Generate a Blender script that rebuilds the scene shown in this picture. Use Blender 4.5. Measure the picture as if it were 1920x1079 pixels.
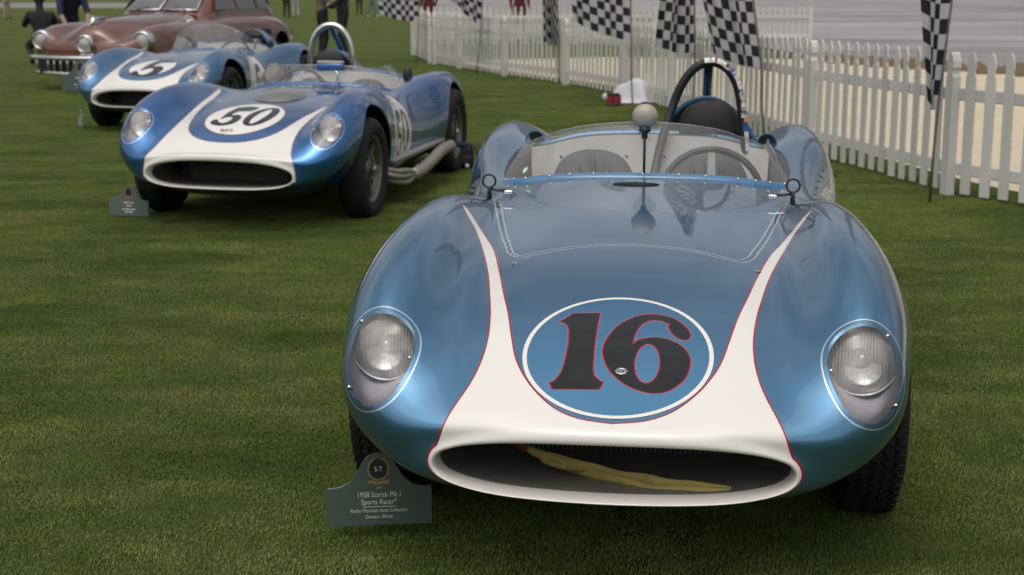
import bpy, bmesh, math, random
import numpy as np
from mathutils import Vector, Matrix
random.seed(7); np.random.seed(7)
for o_ in list(bpy.data.objects): bpy.data.objects.remove(o_)
sc = bpy.context.scene
R = math.radians
# ---------------------------------------------------------------- camera, sky, sun, exposure
CAM_H, CAM_F = 1.40, 2700.0            # eye height (m), focal length in 1920-pixel units
PITCH = math.atan(557.5 / CAM_F)
cd = bpy.data.cameras.new('camera'); cam = bpy.data.objects.new('camera', cd); sc.collection.objects.link(cam)
cd.sensor_width = 36; cd.lens = CAM_F / 1920 * 36; cd.clip_start = .05; cd.clip_end = 4000
cam.location = (0, 0, CAM_H); cam.rotation_euler = (math.pi/2 - PITCH, 0, 0)
cd.dof.use_dof = True; cd.dof.focus_distance = 3.5; cd.dof.aperture_fstop = 6.5
sc.camera = cam
SUN_EL, SUN_AZ = 68, 200                # degrees; azimuth clockwise from +Y (away from the camera) to +X
w = bpy.data.worlds.new('World'); sc.world = w; w.use_nodes = True
nt = w.node_tree; nt.nodes.clear()
wo = nt.nodes.new('ShaderNodeOutputWorld'); bg = nt.nodes.new('ShaderNodeBackground')
sky = nt.nodes.new('ShaderNodeTexSky'); sky.sky_type = 'NISHITA'; sky.sun_disc = False
sky.sun_elevation = R(SUN_EL); sky.sun_rotation = R(SUN_AZ); sky.dust_density = 6; sky.air_density = 1.2; sky.ozone_density = 1
hs = nt.nodes.new('ShaderNodeHueSaturation'); hs.inputs['Saturation'].default_value = .28
nt.links.new(sky.outputs[0], hs.inputs['Color'])
wtc = nt.nodes.new('ShaderNodeTexCoord'); wmp = nt.nodes.new('ShaderNodeMapping'); wmp.inputs['Scale'].default_value = (1, 1, 2.2); nt.links.new(wtc.outputs['Generated'], wmp.inputs[0])
wn = nt.nodes.new('ShaderNodeTexNoise'); wn.inputs['Scale'].default_value = 2.6; wn.inputs['Detail'].default_value = 5; wn.inputs['Roughness'].default_value = .55; nt.links.new(wmp.outputs[0], wn.inputs['Vector'])
wr = nt.nodes.new('ShaderNodeMapRange'); wr.inputs[1].default_value = .35; wr.inputs[2].default_value = .68; wr.inputs[3].default_value = .55; wr.inputs[4].default_value = 1.35; nt.links.new(wn.outputs['Fac'], wr.inputs[0])
wm = nt.nodes.new('ShaderNodeVectorMath'); wm.operation = 'SCALE'; nt.links.new(hs.outputs[0], wm.inputs[0]); nt.links.new(wr.outputs[0], wm.inputs['Scale'])   # broken overcast: lighter and darker cloud
nt.links.new(wm.outputs[0], bg.inputs[0]); bg.inputs[1].default_value = .15
nt.links.new(bg.outputs[0], wo.inputs[0])
sd_ = bpy.data.lights.new('sun', 'SUN'); sd_.energy = 0.55; sd_.angle = R(80); sd_.color = (1, .95, .88)
sun = bpy.data.objects.new('sun', sd_); sc.collection.objects.link(sun)
_d = Vector((math.sin(R(SUN_AZ)) * math.cos(R(SUN_EL)), math.cos(R(SUN_AZ)) * math.cos(R(SUN_EL)), math.sin(R(SUN_EL))))
sun.rotation_euler = _d.to_track_quat('Z', 'Y').to_euler(); sun.location = (0, 0, 30)
vs_ = sc.view_settings; vs_.view_transform = 'Standard'; vs_.look = 'None'; vs_.exposure = -.1; vs_.gamma = 1; vs_.use_curve_mapping = False
sc.cycles.max_bounces = 10; sc.cycles.transparent_max_bounces = 16
_c, _s = math.cos(PITCH), math.sin(PITCH)
def at(px, py, Y):                     # a measured point of the photograph (1920 px wide) at depth Y metres
    a, b = (px - 960) / CAM_F, (py - 539.5) / CAM_F
    d = Vector((a, _c - b*_s, -_s - b*_c)); return Vector((0, 0, CAM_H)) + d * (Y / d.y)
def on_ground(px, py, z=0.0):
    a, b = (px - 960) / CAM_F, (py - 539.5) / CAM_F
    d = Vector((a, _c - b*_s, -_s - b*_c)); return Vector((0, 0, CAM_H)) + d * ((z - CAM_H) / d.z)
# ---------------------------------------------------------------- tools
def tag(o, label=None, cat=None, group=None, kind=None):
    if label: o['label'] = label
    if cat: o['category'] = cat
    if group: o['group'] = group
    if kind: o['kind'] = kind
    return o
def empty(name, loc=(0,0,0), rz=0.0):
    o = bpy.data.objects.new(name, None); sc.collection.objects.link(o); o.location = loc; o.rotation_euler = (0,0,rz); o.empty_display_size = .2
    return o
def link(name, me, parent=None):
    o = bpy.data.objects.new(name, me); sc.collection.objects.link(o)
    if parent is not None: o.parent = parent
    return o
def mk(name, V, F, mt, parent=None, smooth=True, attrs=None, normals=None, midx=None):
    me = bpy.data.meshes.new(name)
    me.from_pydata([tuple(map(float, v)) for v in V], [], [tuple(f) for f in F])
    for m_ in (mt if isinstance(mt, (list, tuple)) else [mt]): me.materials.append(m_)
    if midx is not None: me.polygons.foreach_set('material_index', np.asarray(midx, np.int32))
    me.polygons.foreach_set('use_smooth', [bool(smooth)] * len(F))
    if attrs:
        for k, a in attrs.items():
            at_ = me.attributes.new(k, 'FLOAT', 'POINT'); at_.data.foreach_set('value', np.asarray(a, np.float32))
    me.update()
    if normals is not None: me.normals_split_custom_set_from_vertices([tuple(n) for n in normals])
    return link(name, me, parent)
class G:                               # gathers simple shapes into one mesh
    def __init__(s): s.V, s.F, s.M = [], [], []
    def add(s, V, F, m=0):
        b = len(s.V); s.V += [tuple(v) for v in V]; s.F += [[i + b for i in f] for f in F]; s.M += [m] * len(F); return s
    def box(s, c, d, m=0, rot=None):
        X, Y, Z = [k / 2 for k in d]; v = [Vector((a*X, b*Y, e*Z)) for e in (-1, 1) for b in (-1, 1) for a in (-1, 1)]
        if rot is not None: v = [rot @ q for q in v]
        c = Vector(c)
        return s.add([q + c for q in v], [(0,2,3,1),(4,5,7,6),(0,1,5,4),(2,6,7,3),(0,4,6,2),(1,3,7,5)], m)
    def rbox(s, c, d, r, m=0, rot=None, seg=2):
        bm = bmesh.new(); bmesh.ops.create_cube(bm, size=1)
        for v in bm.verts: v.co = Vector((v.co.x*d[0], v.co.y*d[1], v.co.z*d[2]))
        bmesh.ops.bevel(bm, geom=bm.edges[:], offset=r, segments=seg, profile=.5, affect='EDGES')
        c = Vector(c); bm.verts.index_update()
        V = [((rot @ v.co) if rot is not None else v.co) + c for v in bm.verts]; F = [[v.index for v in f.verts] for f in bm.faces]; bm.free()
        return s.add(V, F, m)
    def tube(s, pts, rad, n=10, m=0, cap=True, flat=1.0, closed=False):
        P = [Vector(p) for p in pts]; N = len(P); rr = rad if isinstance(rad, (list, tuple)) else [rad]*N
        V, F = [], []; up = None
        for i in range(N):
            t = (P[(i+1) % N] - P[i-1]) if closed else (P[min(i+1, N-1)] - P[max(i-1, 0)])
            t.normalize()
            if up is None: up = Vector((0,0,1)) if abs(t.z) < .9 else Vector((1,0,0))
            up = (up - t * up.dot(t)).normalized(); sd = t.cross(up)
            for k in range(n):
                a = 2*math.pi*k/n; V.append(P[i] + (sd*math.cos(a) + up*math.sin(a)*flat)*rr[i])
        for i in range(N if closed else N-1):
            for k in range(n):
                a, b = i*n + k, i*n + (k+1) % n; c_, d = ((i+1) % N)*n + (k+1) % n, ((i+1) % N)*n + k
                F.append((a, b, c_, d))
        if cap and not closed: F += [list(range(n))[::-1], [(N-1)*n + k for k in range(n)]]
        return s.add(V, F, m)
    def lathe(s, prof, n=24, M=None, m=0, cap=False):       # prof: (radius, height) about local z, M: matrix
        M = M or Matrix(); V, F = [], []
        for (r, h) in prof:
            for k in range(n): a = 2*math.pi*k/n; V.append(M @ Vector((r*math.cos(a), r*math.sin(a), h)))
        for i in range(len(prof)-1):
            for k in range(n): F.append((i*n+k, i*n+(k+1)%n, (i+1)*n+(k+1)%n, (i+1)*n+k))
        if cap: F += [list(range(n))[::-1], [(len(prof)-1)*n + k for k in range(n)]]
        return s.add(V, F, m)
    def ball(s, c, r, nu=16, nv=10, m=0, sc_=(1,1,1)):
        prof = [(math.sin(math.pi*i/nv), -math.cos(math.pi*i/nv)) for i in range(nv+1)]
        prof[0] = (1e-4, -1); prof[-1] = (1e-4, 1)
        Mx = Matrix.Translation(c) @ Matrix.Diagonal((r*sc_[0], r*sc_[1], r*sc_[2], 1))
        return s.lathe(prof, nu, Mx, m)
    def prism(s, poly, h, M=None, m=0):                      # polygon in local xy, extruded to z = h
        M = M or Matrix(); n = len(poly)
        V = [M @ Vector((p[0], p[1], 0)) for p in poly] + [M @ Vector((p[0], p[1], h)) for p in poly]
        F = [list(range(n))[::-1], list(range(n, 2*n))] + [(k, (k+1)%n, n+(k+1)%n, n+k) for k in range(n)]
        return s.add(V, F, m)
    def build(s, name, mt, parent=None, smooth=True): return mk(name, s.V, s.F, mt, parent, smooth, midx=s.M)
def smooth_by_angle(o, deg=40):
    o.data.set_sharp_from_angle(angle=R(deg)); return o
def spline(pts, sub=6, closed=False):                        # Catmull-Rom through 2-D or 3-D points
    P = [np.array(p, float) for p in pts]; n = len(P); out = []
    for i in range(n if closed else n-1):
        p0, p1 = P[(i-1) % n] if (closed or i > 0) else P[0], P[i]
        p2 = P[(i+1) % n]; p3 = P[(i+2) % n] if (closed or i+2 < n) else P[-1]
        for k in range(sub):
            t = k / sub
            out.append(.5*((2*p1) + (p2-p0)*t + (2*p0-5*p1+4*p2-p3)*t*t + (3*p1-p0-3*p2+p3)*t**3))
    if not closed: out.append(P[-1])
    return np.array(out)
def sdf_poly(P, poly):                                       # signed distance to a polygon (negative inside) and its gradient
    P = np.asarray(P, float); A = np.asarray(poly, float); B = np.roll(A, -1, 0)
    best = np.full(len(P), 1e9); g = np.zeros_like(P); ins = np.zeros(len(P), bool)
    for a, b in zip(A, B):
        e = b - a; L = e @ e
        if L < 1e-14: continue
        d = P - a; t = np.clip((d @ e) / L, 0, 1); q = d - t[:, None]*e; dd = np.einsum('ij,ij->i', q, q)
        k = dd < best; best[k] = dd[k]; g[k] = q[k]
        c = ((a[1] <= P[:,1]) != (b[1] <= P[:,1]))
        with np.errstate(divide='ignore', invalid='ignore'): xi = a[0] + (P[:,1]-a[1]) / (b[1]-a[1] if b[1] != a[1] else 1e-12) * e[0]
        ins ^= c & (P[:,0] < xi)
    dist = np.sqrt(best); gn = g / (dist[:, None] + 1e-9)
    return np.where(ins, -dist, dist), gn
def sdf_line(P, line):                                       # distance to an open polyline
    P = np.asarray(P, float); best = np.full(len(P), 1e9); g = np.zeros_like(P)
    for a, b in zip(line[:-1], line[1:]):
        e = b - a; L = e @ e + 1e-14; d = P - a; t = np.clip((d @ e) / L, 0, 1); q = d - t[:, None]*e; dd = np.einsum('ij,ij->i', q, q)
        k = dd < best; best[k] = dd[k]; g[k] = q[k]
    dist = np.sqrt(best); return dist, g / (dist[:, None] + 1e-9)
def clip(V, F, A, f):                                        # cut a mesh where f = 0: returns the part f >= 0 and the part f < 0
    V = np.asarray(V); keep, rem, cache = [], [], {}; newV, newA = [], {k: [] for k in A}; nV = len(V)
    pos = f >= 0
    def cut(a, b):
        k = (a, b) if a < b else (b, a)
        if k not in cache:
            t = f[k[0]] / (f[k[0]] - f[k[1]]); cache[k] = nV + len(newV); newV.append(V[k[0]]*(1-t) + V[k[1]]*t)
            for n_ in A: newA[n_].append(A[n_][k[0]]*(1-t) + A[n_][k[1]]*t)
        return cache[k]
    for fc in F:
        s = [pos[i] for i in fc]
        if all(s): keep.append(fc)
        elif not any(s): rem.append(fc)
        else:
            ka, ra = [], []
            for i in range(len(fc)):
                a, b = fc[i], fc[(i+1) % len(fc)]
                (ka if pos[a] else ra).append(a)
                if pos[a] != pos[b]: c = cut(a, b); ka.append(c); ra.append(c)
            if len(ka) > 2: keep.append(ka)
            if len(ra) > 2: rem.append(ra)
    V2 = np.concatenate([V, np.array(newV)]) if newV else V
    A2 = {k: (np.concatenate([A[k], np.array(newA[k])]) if newV else A[k]) for k in A}
    def pack(fs):
        used = np.zeros(len(V2), bool); used[[i for q in fs for i in q]] = True
        mp = np.cumsum(used) - 1
        return V2[used], [[int(mp[i]) for i in q] for q in fs], {k: A2[k][used] for k in A2}
    return pack(keep), pack(rem)
def rim(V, F, A, depth, pick=None):                          # turned-in edge along the open borders (new faces appended); A['n*'] are normals
    from collections import Counter
    cnt = Counter(); dirn = {}
    for fc in F:
        for i in range(len(fc)):
            a, b = fc[i], fc[(i+1) % len(fc)]; k = (a, b) if a < b else (b, a); cnt[k] += 1; dirn[k] = (a, b)
    N = np.stack([A['nx'], A['ny'], A['nz']], 1); top, bot = {}, {}; nV = []; src = []; base = len(V); nF = []
    for k, n_ in cnt.items():
        if n_ != 1: continue
        a, b = dirn[k]
        if pick is not None and not (pick[a] and pick[b]): continue
        for i in (a, b):
            if i not in top:
                top[i] = base + len(nV); nV.append(V[i]); src.append(i)
                bot[i] = base + len(nV); nV.append(V[i] - N[i]*depth); src.append(i)
        nF.append([top[b], top[a], bot[a], bot[b]])
    if not nV: return V, F, A
    return np.concatenate([V, np.array(nV)]), F + nF, {k: np.concatenate([A[k], A[k][src]]) for k in A}
# ---------------------------------------------------------------- materials
def newmat(name):
    m = bpy.data.materials.new(name); m.use_nodes = True; t = m.node_tree; b = t.nodes['Principled BSDF']; return m, t, b
def nd(t, kind, **kw):
    n = t.nodes.new(kind)
    for k, v in kw.items():
        if k in n.inputs.keys() if isinstance(k, str) and hasattr(n.inputs, 'keys') else False: n.inputs[k].default_value = v
        else: setattr(n, k, v)
    return n
def mathn(t, op, a, b=None):
    n = t.nodes.new('ShaderNodeMath'); n.operation = op
    for i, v in enumerate((a, b)):
        if v is None: continue
        if isinstance(v, (int, float)): n.inputs[i].default_value = v
        else: t.links.new(v, n.inputs[i])
    return n.outputs[0]
def mixc(t, fac, a, b):
    n = t.nodes.new('ShaderNodeMix'); n.data_type = 'RGBA'
    for s_, v in ((0, fac), (6, a), (7, b)):
        if isinstance(v, (int, float)): n.inputs[s_].default_value = v
        elif isinstance(v, (tuple, list)): n.inputs[s_].default_value = (*v[:3], 1)
        else: t.links.new(v, n.inputs[s_])
    return n.outputs[2]
def noise(t, scale, detail=4, rough=.55, coord='Object', vec=None):
    n = t.nodes.new('ShaderNodeTexNoise'); n.inputs['Scale'].default_value = scale; n.inputs['Detail'].default_value = detail; n.inputs['Roughness'].default_value = rough
    if vec is None: vec = t.nodes.new('ShaderNodeTexCoord').outputs[coord]
    t.links.new(vec, n.inputs['Vector']); return n.outputs['Fac']
def ramp(t, fac, lo, hi, a=0., b=1.):
    n = t.nodes.new('ShaderNodeMapRange'); n.inputs[1].default_value = lo; n.inputs[2].default_value = hi; n.inputs[3].default_value = a; n.inputs[4].default_value = b
    t.links.new(fac, n.inputs[0]); return n.outputs[0]
def bump(t, b, h, strength, dist):
    n = t.nodes.new('ShaderNodeBump'); n.inputs['Strength'].default_value = strength; n.inputs['Distance'].default_value = dist
    t.links.new(h, n.inputs['Height']); t.links.new(n.outputs[0], b.inputs['Normal'])
def plain(name, col, rough=.5, metal=0., var=.12, vscale=14., coat=0., bmp=0., bscale=200., spec=.5, sheen=0.):
    m, t, b = newmat(name)
    f = noise(t, vscale)
    c2 = tuple(min(1, k*(1+var)) for k in col); c1 = tuple(k*(1-var) for k in col)
    t.links.new(mixc(t, f, c1, c2), b.inputs['Base Color'])
    t.links.new(ramp(t, noise(t, vscale*2.3), .3, .7, rough*.85, min(1, rough*1.15)), b.inputs['Roughness'])
    b.inputs['Metallic'].default_value = metal; b.inputs['Coat Weight'].default_value = coat; b.inputs['Coat Roughness'].default_value = .04
    b.inputs['Specular IOR Level'].default_value = spec
    if sheen: b.inputs['Sheen Weight'].default_value = sheen
    if bmp: bump(t, b, noise(t, bscale, 3), bmp, .002)
    return m
def glass(name, tint=(1,1,1), alpha=.12, rough=.02):        # thin clear sheet: mostly see-through, glossy on top
    m, t, b = newmat(name); t.nodes.remove(b); out = t.nodes['Material Output']
    tr = t.nodes.new('ShaderNodeBsdfTransparent'); tr.inputs[0].default_value = (*tint, 1)
    gl = t.nodes.new('ShaderNodeBsdfGlossy'); gl.inputs['Roughness'].default_value = rough
    df = t.nodes.new('ShaderNodeBsdfDiffuse'); df.inputs[0].default_value = (.6, .6, .6, 1)
    m1 = t.nodes.new('ShaderNodeMixShader'); m1.inputs[0].default_value = alpha*.5; t.links.new(tr.outputs[0], m1.inputs[1]); t.links.new(df.outputs[0], m1.inputs[2])
    fr = t.nodes.new('ShaderNodeFresnel'); fr.inputs[0].default_value = 1.45
    sm = mathn(t, 'MULTIPLY', noise(t, 9, 5), .12); fz = mathn(t, 'ADD', fr.outputs[0], mathn(t, 'MULTIPLY', sm, alpha))
    m2 = t.nodes.new('ShaderNodeMixShader'); t.links.new(fz, m2.inputs[0]); t.links.new(m1.outputs[0], m2.inputs[1]); t.links.new(gl.outputs[0], m2.inputs[2])
    t.links.new(m2.outputs[0], out.inputs[0]); return m
def attr(t, name):
    n = t.nodes.new('ShaderNodeAttribute'); n.attribute_name = name; return n.outputs['Fac']
RED, WHITE, INK = (.36, .008, .02), (.79, .755, .69), (.007, .007, .008)
def car_paint(name, blue, flake, pin=RED, hood=True):
    m, t, b = newmat(name)
    lay = t.nodes.new('ShaderNodeLayerWeight'); lay.inputs[0].default_value = .35
    base = mixc(t, lay.outputs['Facing'], flake, blue)
    base = mixc(t, ramp(t, noise(t, 5, 3), .35, .75, 0, .12), base, tuple(k*.8 for k in blue))
    sw = attr(t, 'sd_white'); ins = mathn(t, 'LESS_THAN', sw, 0.0); red = mathn(t, 'LESS_THAN', mathn(t, 'ABSOLUTE', sw), .0022)
    dirt = ramp(t, noise(t, 260, 2), .72, .75, 0, 1); dirt = mathn(t, 'MULTIPLY', dirt, ramp(t, noise(t, 9, 3), .55, .7, 0, .5))
    wh = mixc(t, dirt, WHITE, (.25, .22, .18))
    c = mixc(t, ins, base, wh); c = mixc(t, red, c, pin)
    hl = mathn(t, 'LESS_THAN', mathn(t, 'ABSOLUTE', mathn(t, 'SUBTRACT', attr(t, 'sd_lamp'), .0125)), .0019); c = mixc(t, hl, c, (.72, .78, .82))
    met = mathn(t, 'MULTIPLY', mathn(t, 'SUBTRACT', 1.0, mathn(t, 'MAXIMUM', ins, red)), .82)
    if hood:
        hd = attr(t, 'sd_hood'); gap = mathn(t, 'LESS_THAN', hd, .0032)
        pw = mathn(t, 'LESS_THAN', mathn(t, 'ABSOLUTE', mathn(t, 'SUBTRACT', hd, .0085)), .0020)
        c = mixc(t, pw, c, (.74, .80, .84)); c = mixc(t, gap, c, (.02, .035, .06))
    t.links.new(c, b.inputs['Base Color']); t.links.new(met, b.inputs['Metallic'])
    b.inputs['Roughness'].default_value = .34; b.inputs['Specular IOR Level'].default_value = .15; b.inputs['Coat Weight'].default_value = 1; b.inputs['Coat Roughness'].default_value = .025; b.inputs['Coat IOR'].default_value = 1.6
    bump(t, b, noise(t, 900, 2), .012, .001)
    return m
MAT = {}
MAT['blue16'] = car_paint('blue metallic paint', (.045, .140, .260), (.105, .275, .45))
MAT['blue50'] = car_paint('deep blue metallic paint', (.020, .095, .28), (.045, .20, .48), (.5, .2, .2), hood=False)
MAT['blue5'] = car_paint('pale blue metallic paint', (.05, .14, .29), (.11, .27, .47), (.1, .16, .3), hood=False)
MAT['alu'] = plain('brushed aluminium', (.30, .288, .27), .45, .3, .1, 6)
MAT['chrome'] = plain('chrome', (.78, .77, .75), .1, 1, .03)
MAT['steel'] = plain('pale steel', (.5, .49, .47), .35, .85, .1)
MAT['black'] = plain('black metal', (.014, .014, .015), .42)
MAT['leather'] = plain('black leather', (.022, .021, .02), .5, bmp=.2, bscale=300)
MAT['seat'] = plain('charcoal vinyl', (.055, .053, .052), .55)
MAT['rubber'] = plain('tyre rubber', (.020, .019, .018), .8, 0, .3, 30, spec=.3)
MAT['dark'] = plain('dark interior', (.012, .012, .012), .8)
MAT['duct'] = plain('dull grey sheet metal', (.26, .25, .23), .5, .4, .25)
MAT['fin'] = plain('radiator core', (.035, .034, .033), .6, .3)
MAT['mag'] = plain('dark magnesium', (.14, .132, .12), .45, .6, .2)
MAT['rimlip'] = plain('satin alloy', (.22, .21, .20), .42, .7)
MAT['strap'] = plain('yellow webbing', (.42, .33, .10), .85, 0, .3, 40, bmp=.5, bscale=500)
MAT['strapred'] = plain('faded red webbing', (.16, .035, .025), .85)
MAT['plexi'] = glass('clear plexiglass', (.93, .93, .91), .22)
MAT['cover'] = glass('headlamp cover', (.97, .97, .97), .04)
MAT['bucket'] = plain('lavender grey lamp bucket', (.40, .385, .43), .35, .0, .15, 9, coat=.3)
MAT['ballm'] = plain('weathered cream mirror shell', (.40, .36, .30), .45, .15, .25, 20)
MAT['sblue'] = plain('plain blue enamel', (.05, .165, .31), .25, 0, .06, coat=.6)
MAT['dblue'] = plain('navy enamel', (.012, .025, .05), .3)
MAT['white'] = plain('white enamel', (.72, .70, .66), .35, 0, .05)
MAT['pipe'] = plain('heat-stained exhaust steel', (.36, .32, .27), .4, .6, .2)
MAT['smoke'] = glass('smoked plexiglass', (.55, .52, .5), .5)
MAT['green'] = plain('green vinyl', (.03, .25, .06), .4)
def lamp_lens():
    m, t, b = newmat('fluted headlamp lens')
    tc = t.nodes.new('ShaderNodeTexCoord'); wv = t.nodes.new('ShaderNodeTexWave'); wv.inputs['Scale'].default_value = 26; wv.inputs['Distortion'].default_value = .6; wv.bands_direction = 'X'
    t.links.new(tc.outputs['Object'], wv.inputs['Vector'])
    b.inputs['Base Color'].default_value = (.50, .48, .46, 1); b.inputs['Metallic'].default_value = 0.2; b.inputs['Roughness'].default_value = .3
    b.inputs['Coat Weight'].default_value = .7; b.inputs['Coat Roughness'].default_value = .03
    bump(t, b, wv.outputs['Fac'], .35, .004); return m
MAT['lens_plain'] = lamp_lens()
def lamp_glass():                                            # fluted glass: half clear, half bright frosted flutes
    m, t, b = newmat('fluted clear lamp glass'); out = t.nodes['Material Output']
    tc = t.nodes.new('ShaderNodeTexCoord'); wv = t.nodes.new('ShaderNodeTexWave'); wv.inputs['Scale'].default_value = 42; wv.inputs['Distortion'].default_value = 1.2; wv.inputs['Detail'].default_value = 1; wv.bands_direction = 'X'; t.links.new(tc.outputs['Object'], wv.inputs['Vector'])
    b.inputs['Base Color'].default_value = (.74, .71, .67, 1); b.inputs['Roughness'].default_value = .25; bump(t, b, wv.outputs['Fac'], .5, .004)
    tr = t.nodes.new('ShaderNodeBsdfTransparent'); mx = t.nodes.new('ShaderNodeMixShader'); t.links.new(ramp(t, wv.outputs['Fac'], 0, 1, .42, .60), mx.inputs[0]); t.links.new(tr.outputs[0], mx.inputs[1]); t.links.new(b.outputs[0], mx.inputs[2]); t.links.new(mx.outputs[0], out.inputs[0]); return m
MAT['lens'] = lamp_glass(); MAT['reflector'] = plain('silvered reflector', (.86, .84, .81), .12, 1, .05)
def decal(name, kind):
    m, t, b = newmat(name)
    n, r = attr(t, 'sd_num'), attr(t, 'sd_ring')
    ink = mixc(t, ramp(t, noise(t, 30), .3, .7), INK, (.012, .012, .012))
    if kind == 'ring':                                       # blue ground inside a white ring; numerals edged red
        lay = t.nodes.new('ShaderNodeLayerWeight'); lay.inputs[0].default_value = .35
        c = mixc(t, lay.outputs['Facing'], (.105, .275, .45), (.045, .140, .260))
        rg = mathn(t, 'LESS_THAN', mathn(t, 'ABSOLUTE', mathn(t, 'ADD', r, .0055)), .0052); c = mixc(t, rg, c, WHITE)
        c = mixc(t, mathn(t, 'LESS_THAN', n, .0), c, ink); c = mixc(t, mathn(t, 'LESS_THAN', mathn(t, 'ABSOLUTE', n), .0017), c, RED)
        met = mathn(t, 'MULTIPLY', mathn(t, 'SUBTRACT', 1, mathn(t, 'MAXIMUM', rg, mathn(t, 'LESS_THAN', n, .003))), .82); t.links.new(met, b.inputs['Metallic'])
    else:
        edge = (.30, .05, .05) if kind == 'white_red' else (.02, .05, .14)
        c = mixc(t, mathn(t, 'LESS_THAN', n, 0.), WHITE, ink); c = mixc(t, mathn(t, 'GREATER_THAN', r, -.004 if kind == 'white_red' else -.013), c, edge)
    t.links.new(c, b.inputs['Base Color']); b.inputs['Roughness'].default_value = .5; b.inputs['Specular IOR Level'].default_value = .1
    b.inputs['Coat Weight'].default_value = 1; b.inputs['Coat Roughness'].default_value = .025; b.inputs['Coat IOR'].default_value = 1.38
    return m
MAT['decal16'] = decal('number roundel sixteen', 'ring'); MAT['decal50'] = decal('number roundel fifty', 'white_red'); MAT['decal5'] = decal('number roundel five', 'white_blue')
# ---------------------------------------------------------------- smooth car-body surface (cubic B-spline tube, mouth rim to tail)
TH = [90, 74, 60, 48, 38, 27, 14, -2, -24, -46, -68, -90]
def mouth_ring(a, h, zc, y0, sweep, back, low=.84):
    r = []
    for t in TH:
        c_, s_ = math.cos(math.radians(t)), math.sin(math.radians(t))
        x = a * abs(c_) ** 0.72
        z = zc + h * (1 if s_ > 0 else low) * math.copysign(abs(s_) ** 0.80, s_) - .012 * (x / a) ** 2
        r.append((x, y0 + back + sweep * (x / a) ** 2, z))
    return r
def st(y, tops, rest, dys=None):
    xs = [0, .16, .30, .415]
    r = [(xs[i], y, tops[i]) for i in range(4)] + [(p[0], y, p[1]) for p in rest]
    if dys: r = [(p[0], p[1] + d, p[2]) for p, d in zip(r, dys)]
    return r
RINGS = [
 mouth_ring(.403, .060, .347, -.82, .07, .06, 1.03),
 mouth_ring(.408, .065, .347, -.82, .07, .012, .97),
 mouth_ring(.416, .074, .349, -.82, .07, .0, .92),
 mouth_ring(.433, .092, .353, -.815, .072, .006, .86),
 [(0,-.755,.468),(.16,-.752,.467),(.29,-.746,.459),(.38,-.736,.446),(.45,-.726,.433),(.503,-.712,.412),(.528,-.693,.378),(.520,-.680,.334),(.472,-.69,.293),(.37,-.70,.266),(.2,-.73,.256),(0,-.74,.254)],
 [(0,-.62,.530),(.16,-.62,.529),(.29,-.615,.520),(.395,-.615,.508),(.48,-.632,.510),(.572,-.632,.497),(.640,-.594,.458),(.648,-.564,.392),(.59,-.57,.322),(.47,-.585,.255),(.26,-.6,.215),(0,-.62,.21)],
 [(0,-.45,.596),(.16,-.45,.594),(.30,-.452,.583),(.405,-.465,.566),(.49,-.505,.590),(.575,-.535,.605),(.658,-.50,.563),(.690,-.445,.47),(.645,-.44,.36),(.53,-.47,.25),(.3,-.5,.19),(0,-.5,.185)],
 [(0,-.24,.650),(.16,-.24,.648),(.30,-.245,.640),(.412,-.26,.619),(.50,-.32,.672),(.58,-.36,.697),(.668,-.335,.652),(.722,-.28,.53),(.695,-.26,.37),(.58,-.28,.23),(.32,-.3,.175),(0,-.3,.17)],
 st(0, (.690,.689,.681,.669), [(.49,.727),(.57,.762),(.665,.722),(.742,.57),(.74,.36),(.64,.20),(.33,.17),(0,.165)], [0,0,0,0,-.05,-.08,-.06,-.02,0,0,0,0]),
 st(.28,(.716,.715,.708,.695), [(.484,.748),(.562,.788),(.652,.748),(.735,.59),(.735,.36),(.64,.20),(.33,.17),(0,.165)]),
 st(.6, (.741,.739,.732,.722), [(.474,.744),(.548,.770),(.632,.733),(.712,.57),(.715,.34),(.62,.19),(.33,.165),(0,.16)]),
 st(.9, (.758,.756,.747,.731), [(.468,.724),(.525,.714),(.597,.678),(.685,.56),(.695,.34),(.61,.19),(.33,.165),(0,.16)]),
 st(1.3,(.776,.774,.764,.744), [(.472,.738),(.532,.724),(.604,.69),(.677,.54),(.69,.33),(.61,.19),(.33,.165),(0,.16)]),
 st(1.7,(.818,.817,.81,.79), [(.49,.782),(.56,.780),(.64,.735),(.708,.56),(.715,.34),(.62,.2),(.33,.17),(0,.165)]),
 st(2.0,(.852,.849,.835,.806), [(.51,.815),(.595,.825),(.683,.778),(.748,.6),(.745,.36),(.63,.22),(.33,.18),(0,.175)]),
 st(2.34,(.825,.823,.805,.783), [(.51,.815),(.598,.843),(.69,.797),(.758,.62),(.755,.38),(.63,.24),(.33,.21),(0,.205)]),
 st(2.65,(.765,.763,.748,.738), [(.50,.775),(.585,.803),(.672,.758),(.73,.59),(.725,.40),(.61,.28),(.33,.25),(0,.245)]),
 st(2.9,(.69,.688,.675,.67), [(.47,.695),(.545,.705),(.61,.665),(.655,.54),(.65,.42),(.55,.34),(.3,.32),(0,.315)]),
 st(3.05,(.57,.57,.568,.565), [(.44,.57),(.48,.57),(.52,.55),(.54,.5),(.52,.44),(.45,.4),(.25,.39),(0,.39)]),
 st(3.09,(.50,.50,.50,.50), [(.42,.50),(.44,.50),(.45,.49),(.455,.48),(.44,.46),(.4,.45),(.25,.45),(0,.45)]),
]
USPAN = [3, 4, 5, 10, 22, 28, 32, 34, 32, 34, 22, 22, 18, 16, 16, 16, 14, 10, 5]
def bw(t): return np.array([(1-t)**3, 3*t**3-6*t**2+4, -3*t**3+3*t**2+3*t+1, t**3]) / 6
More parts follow.
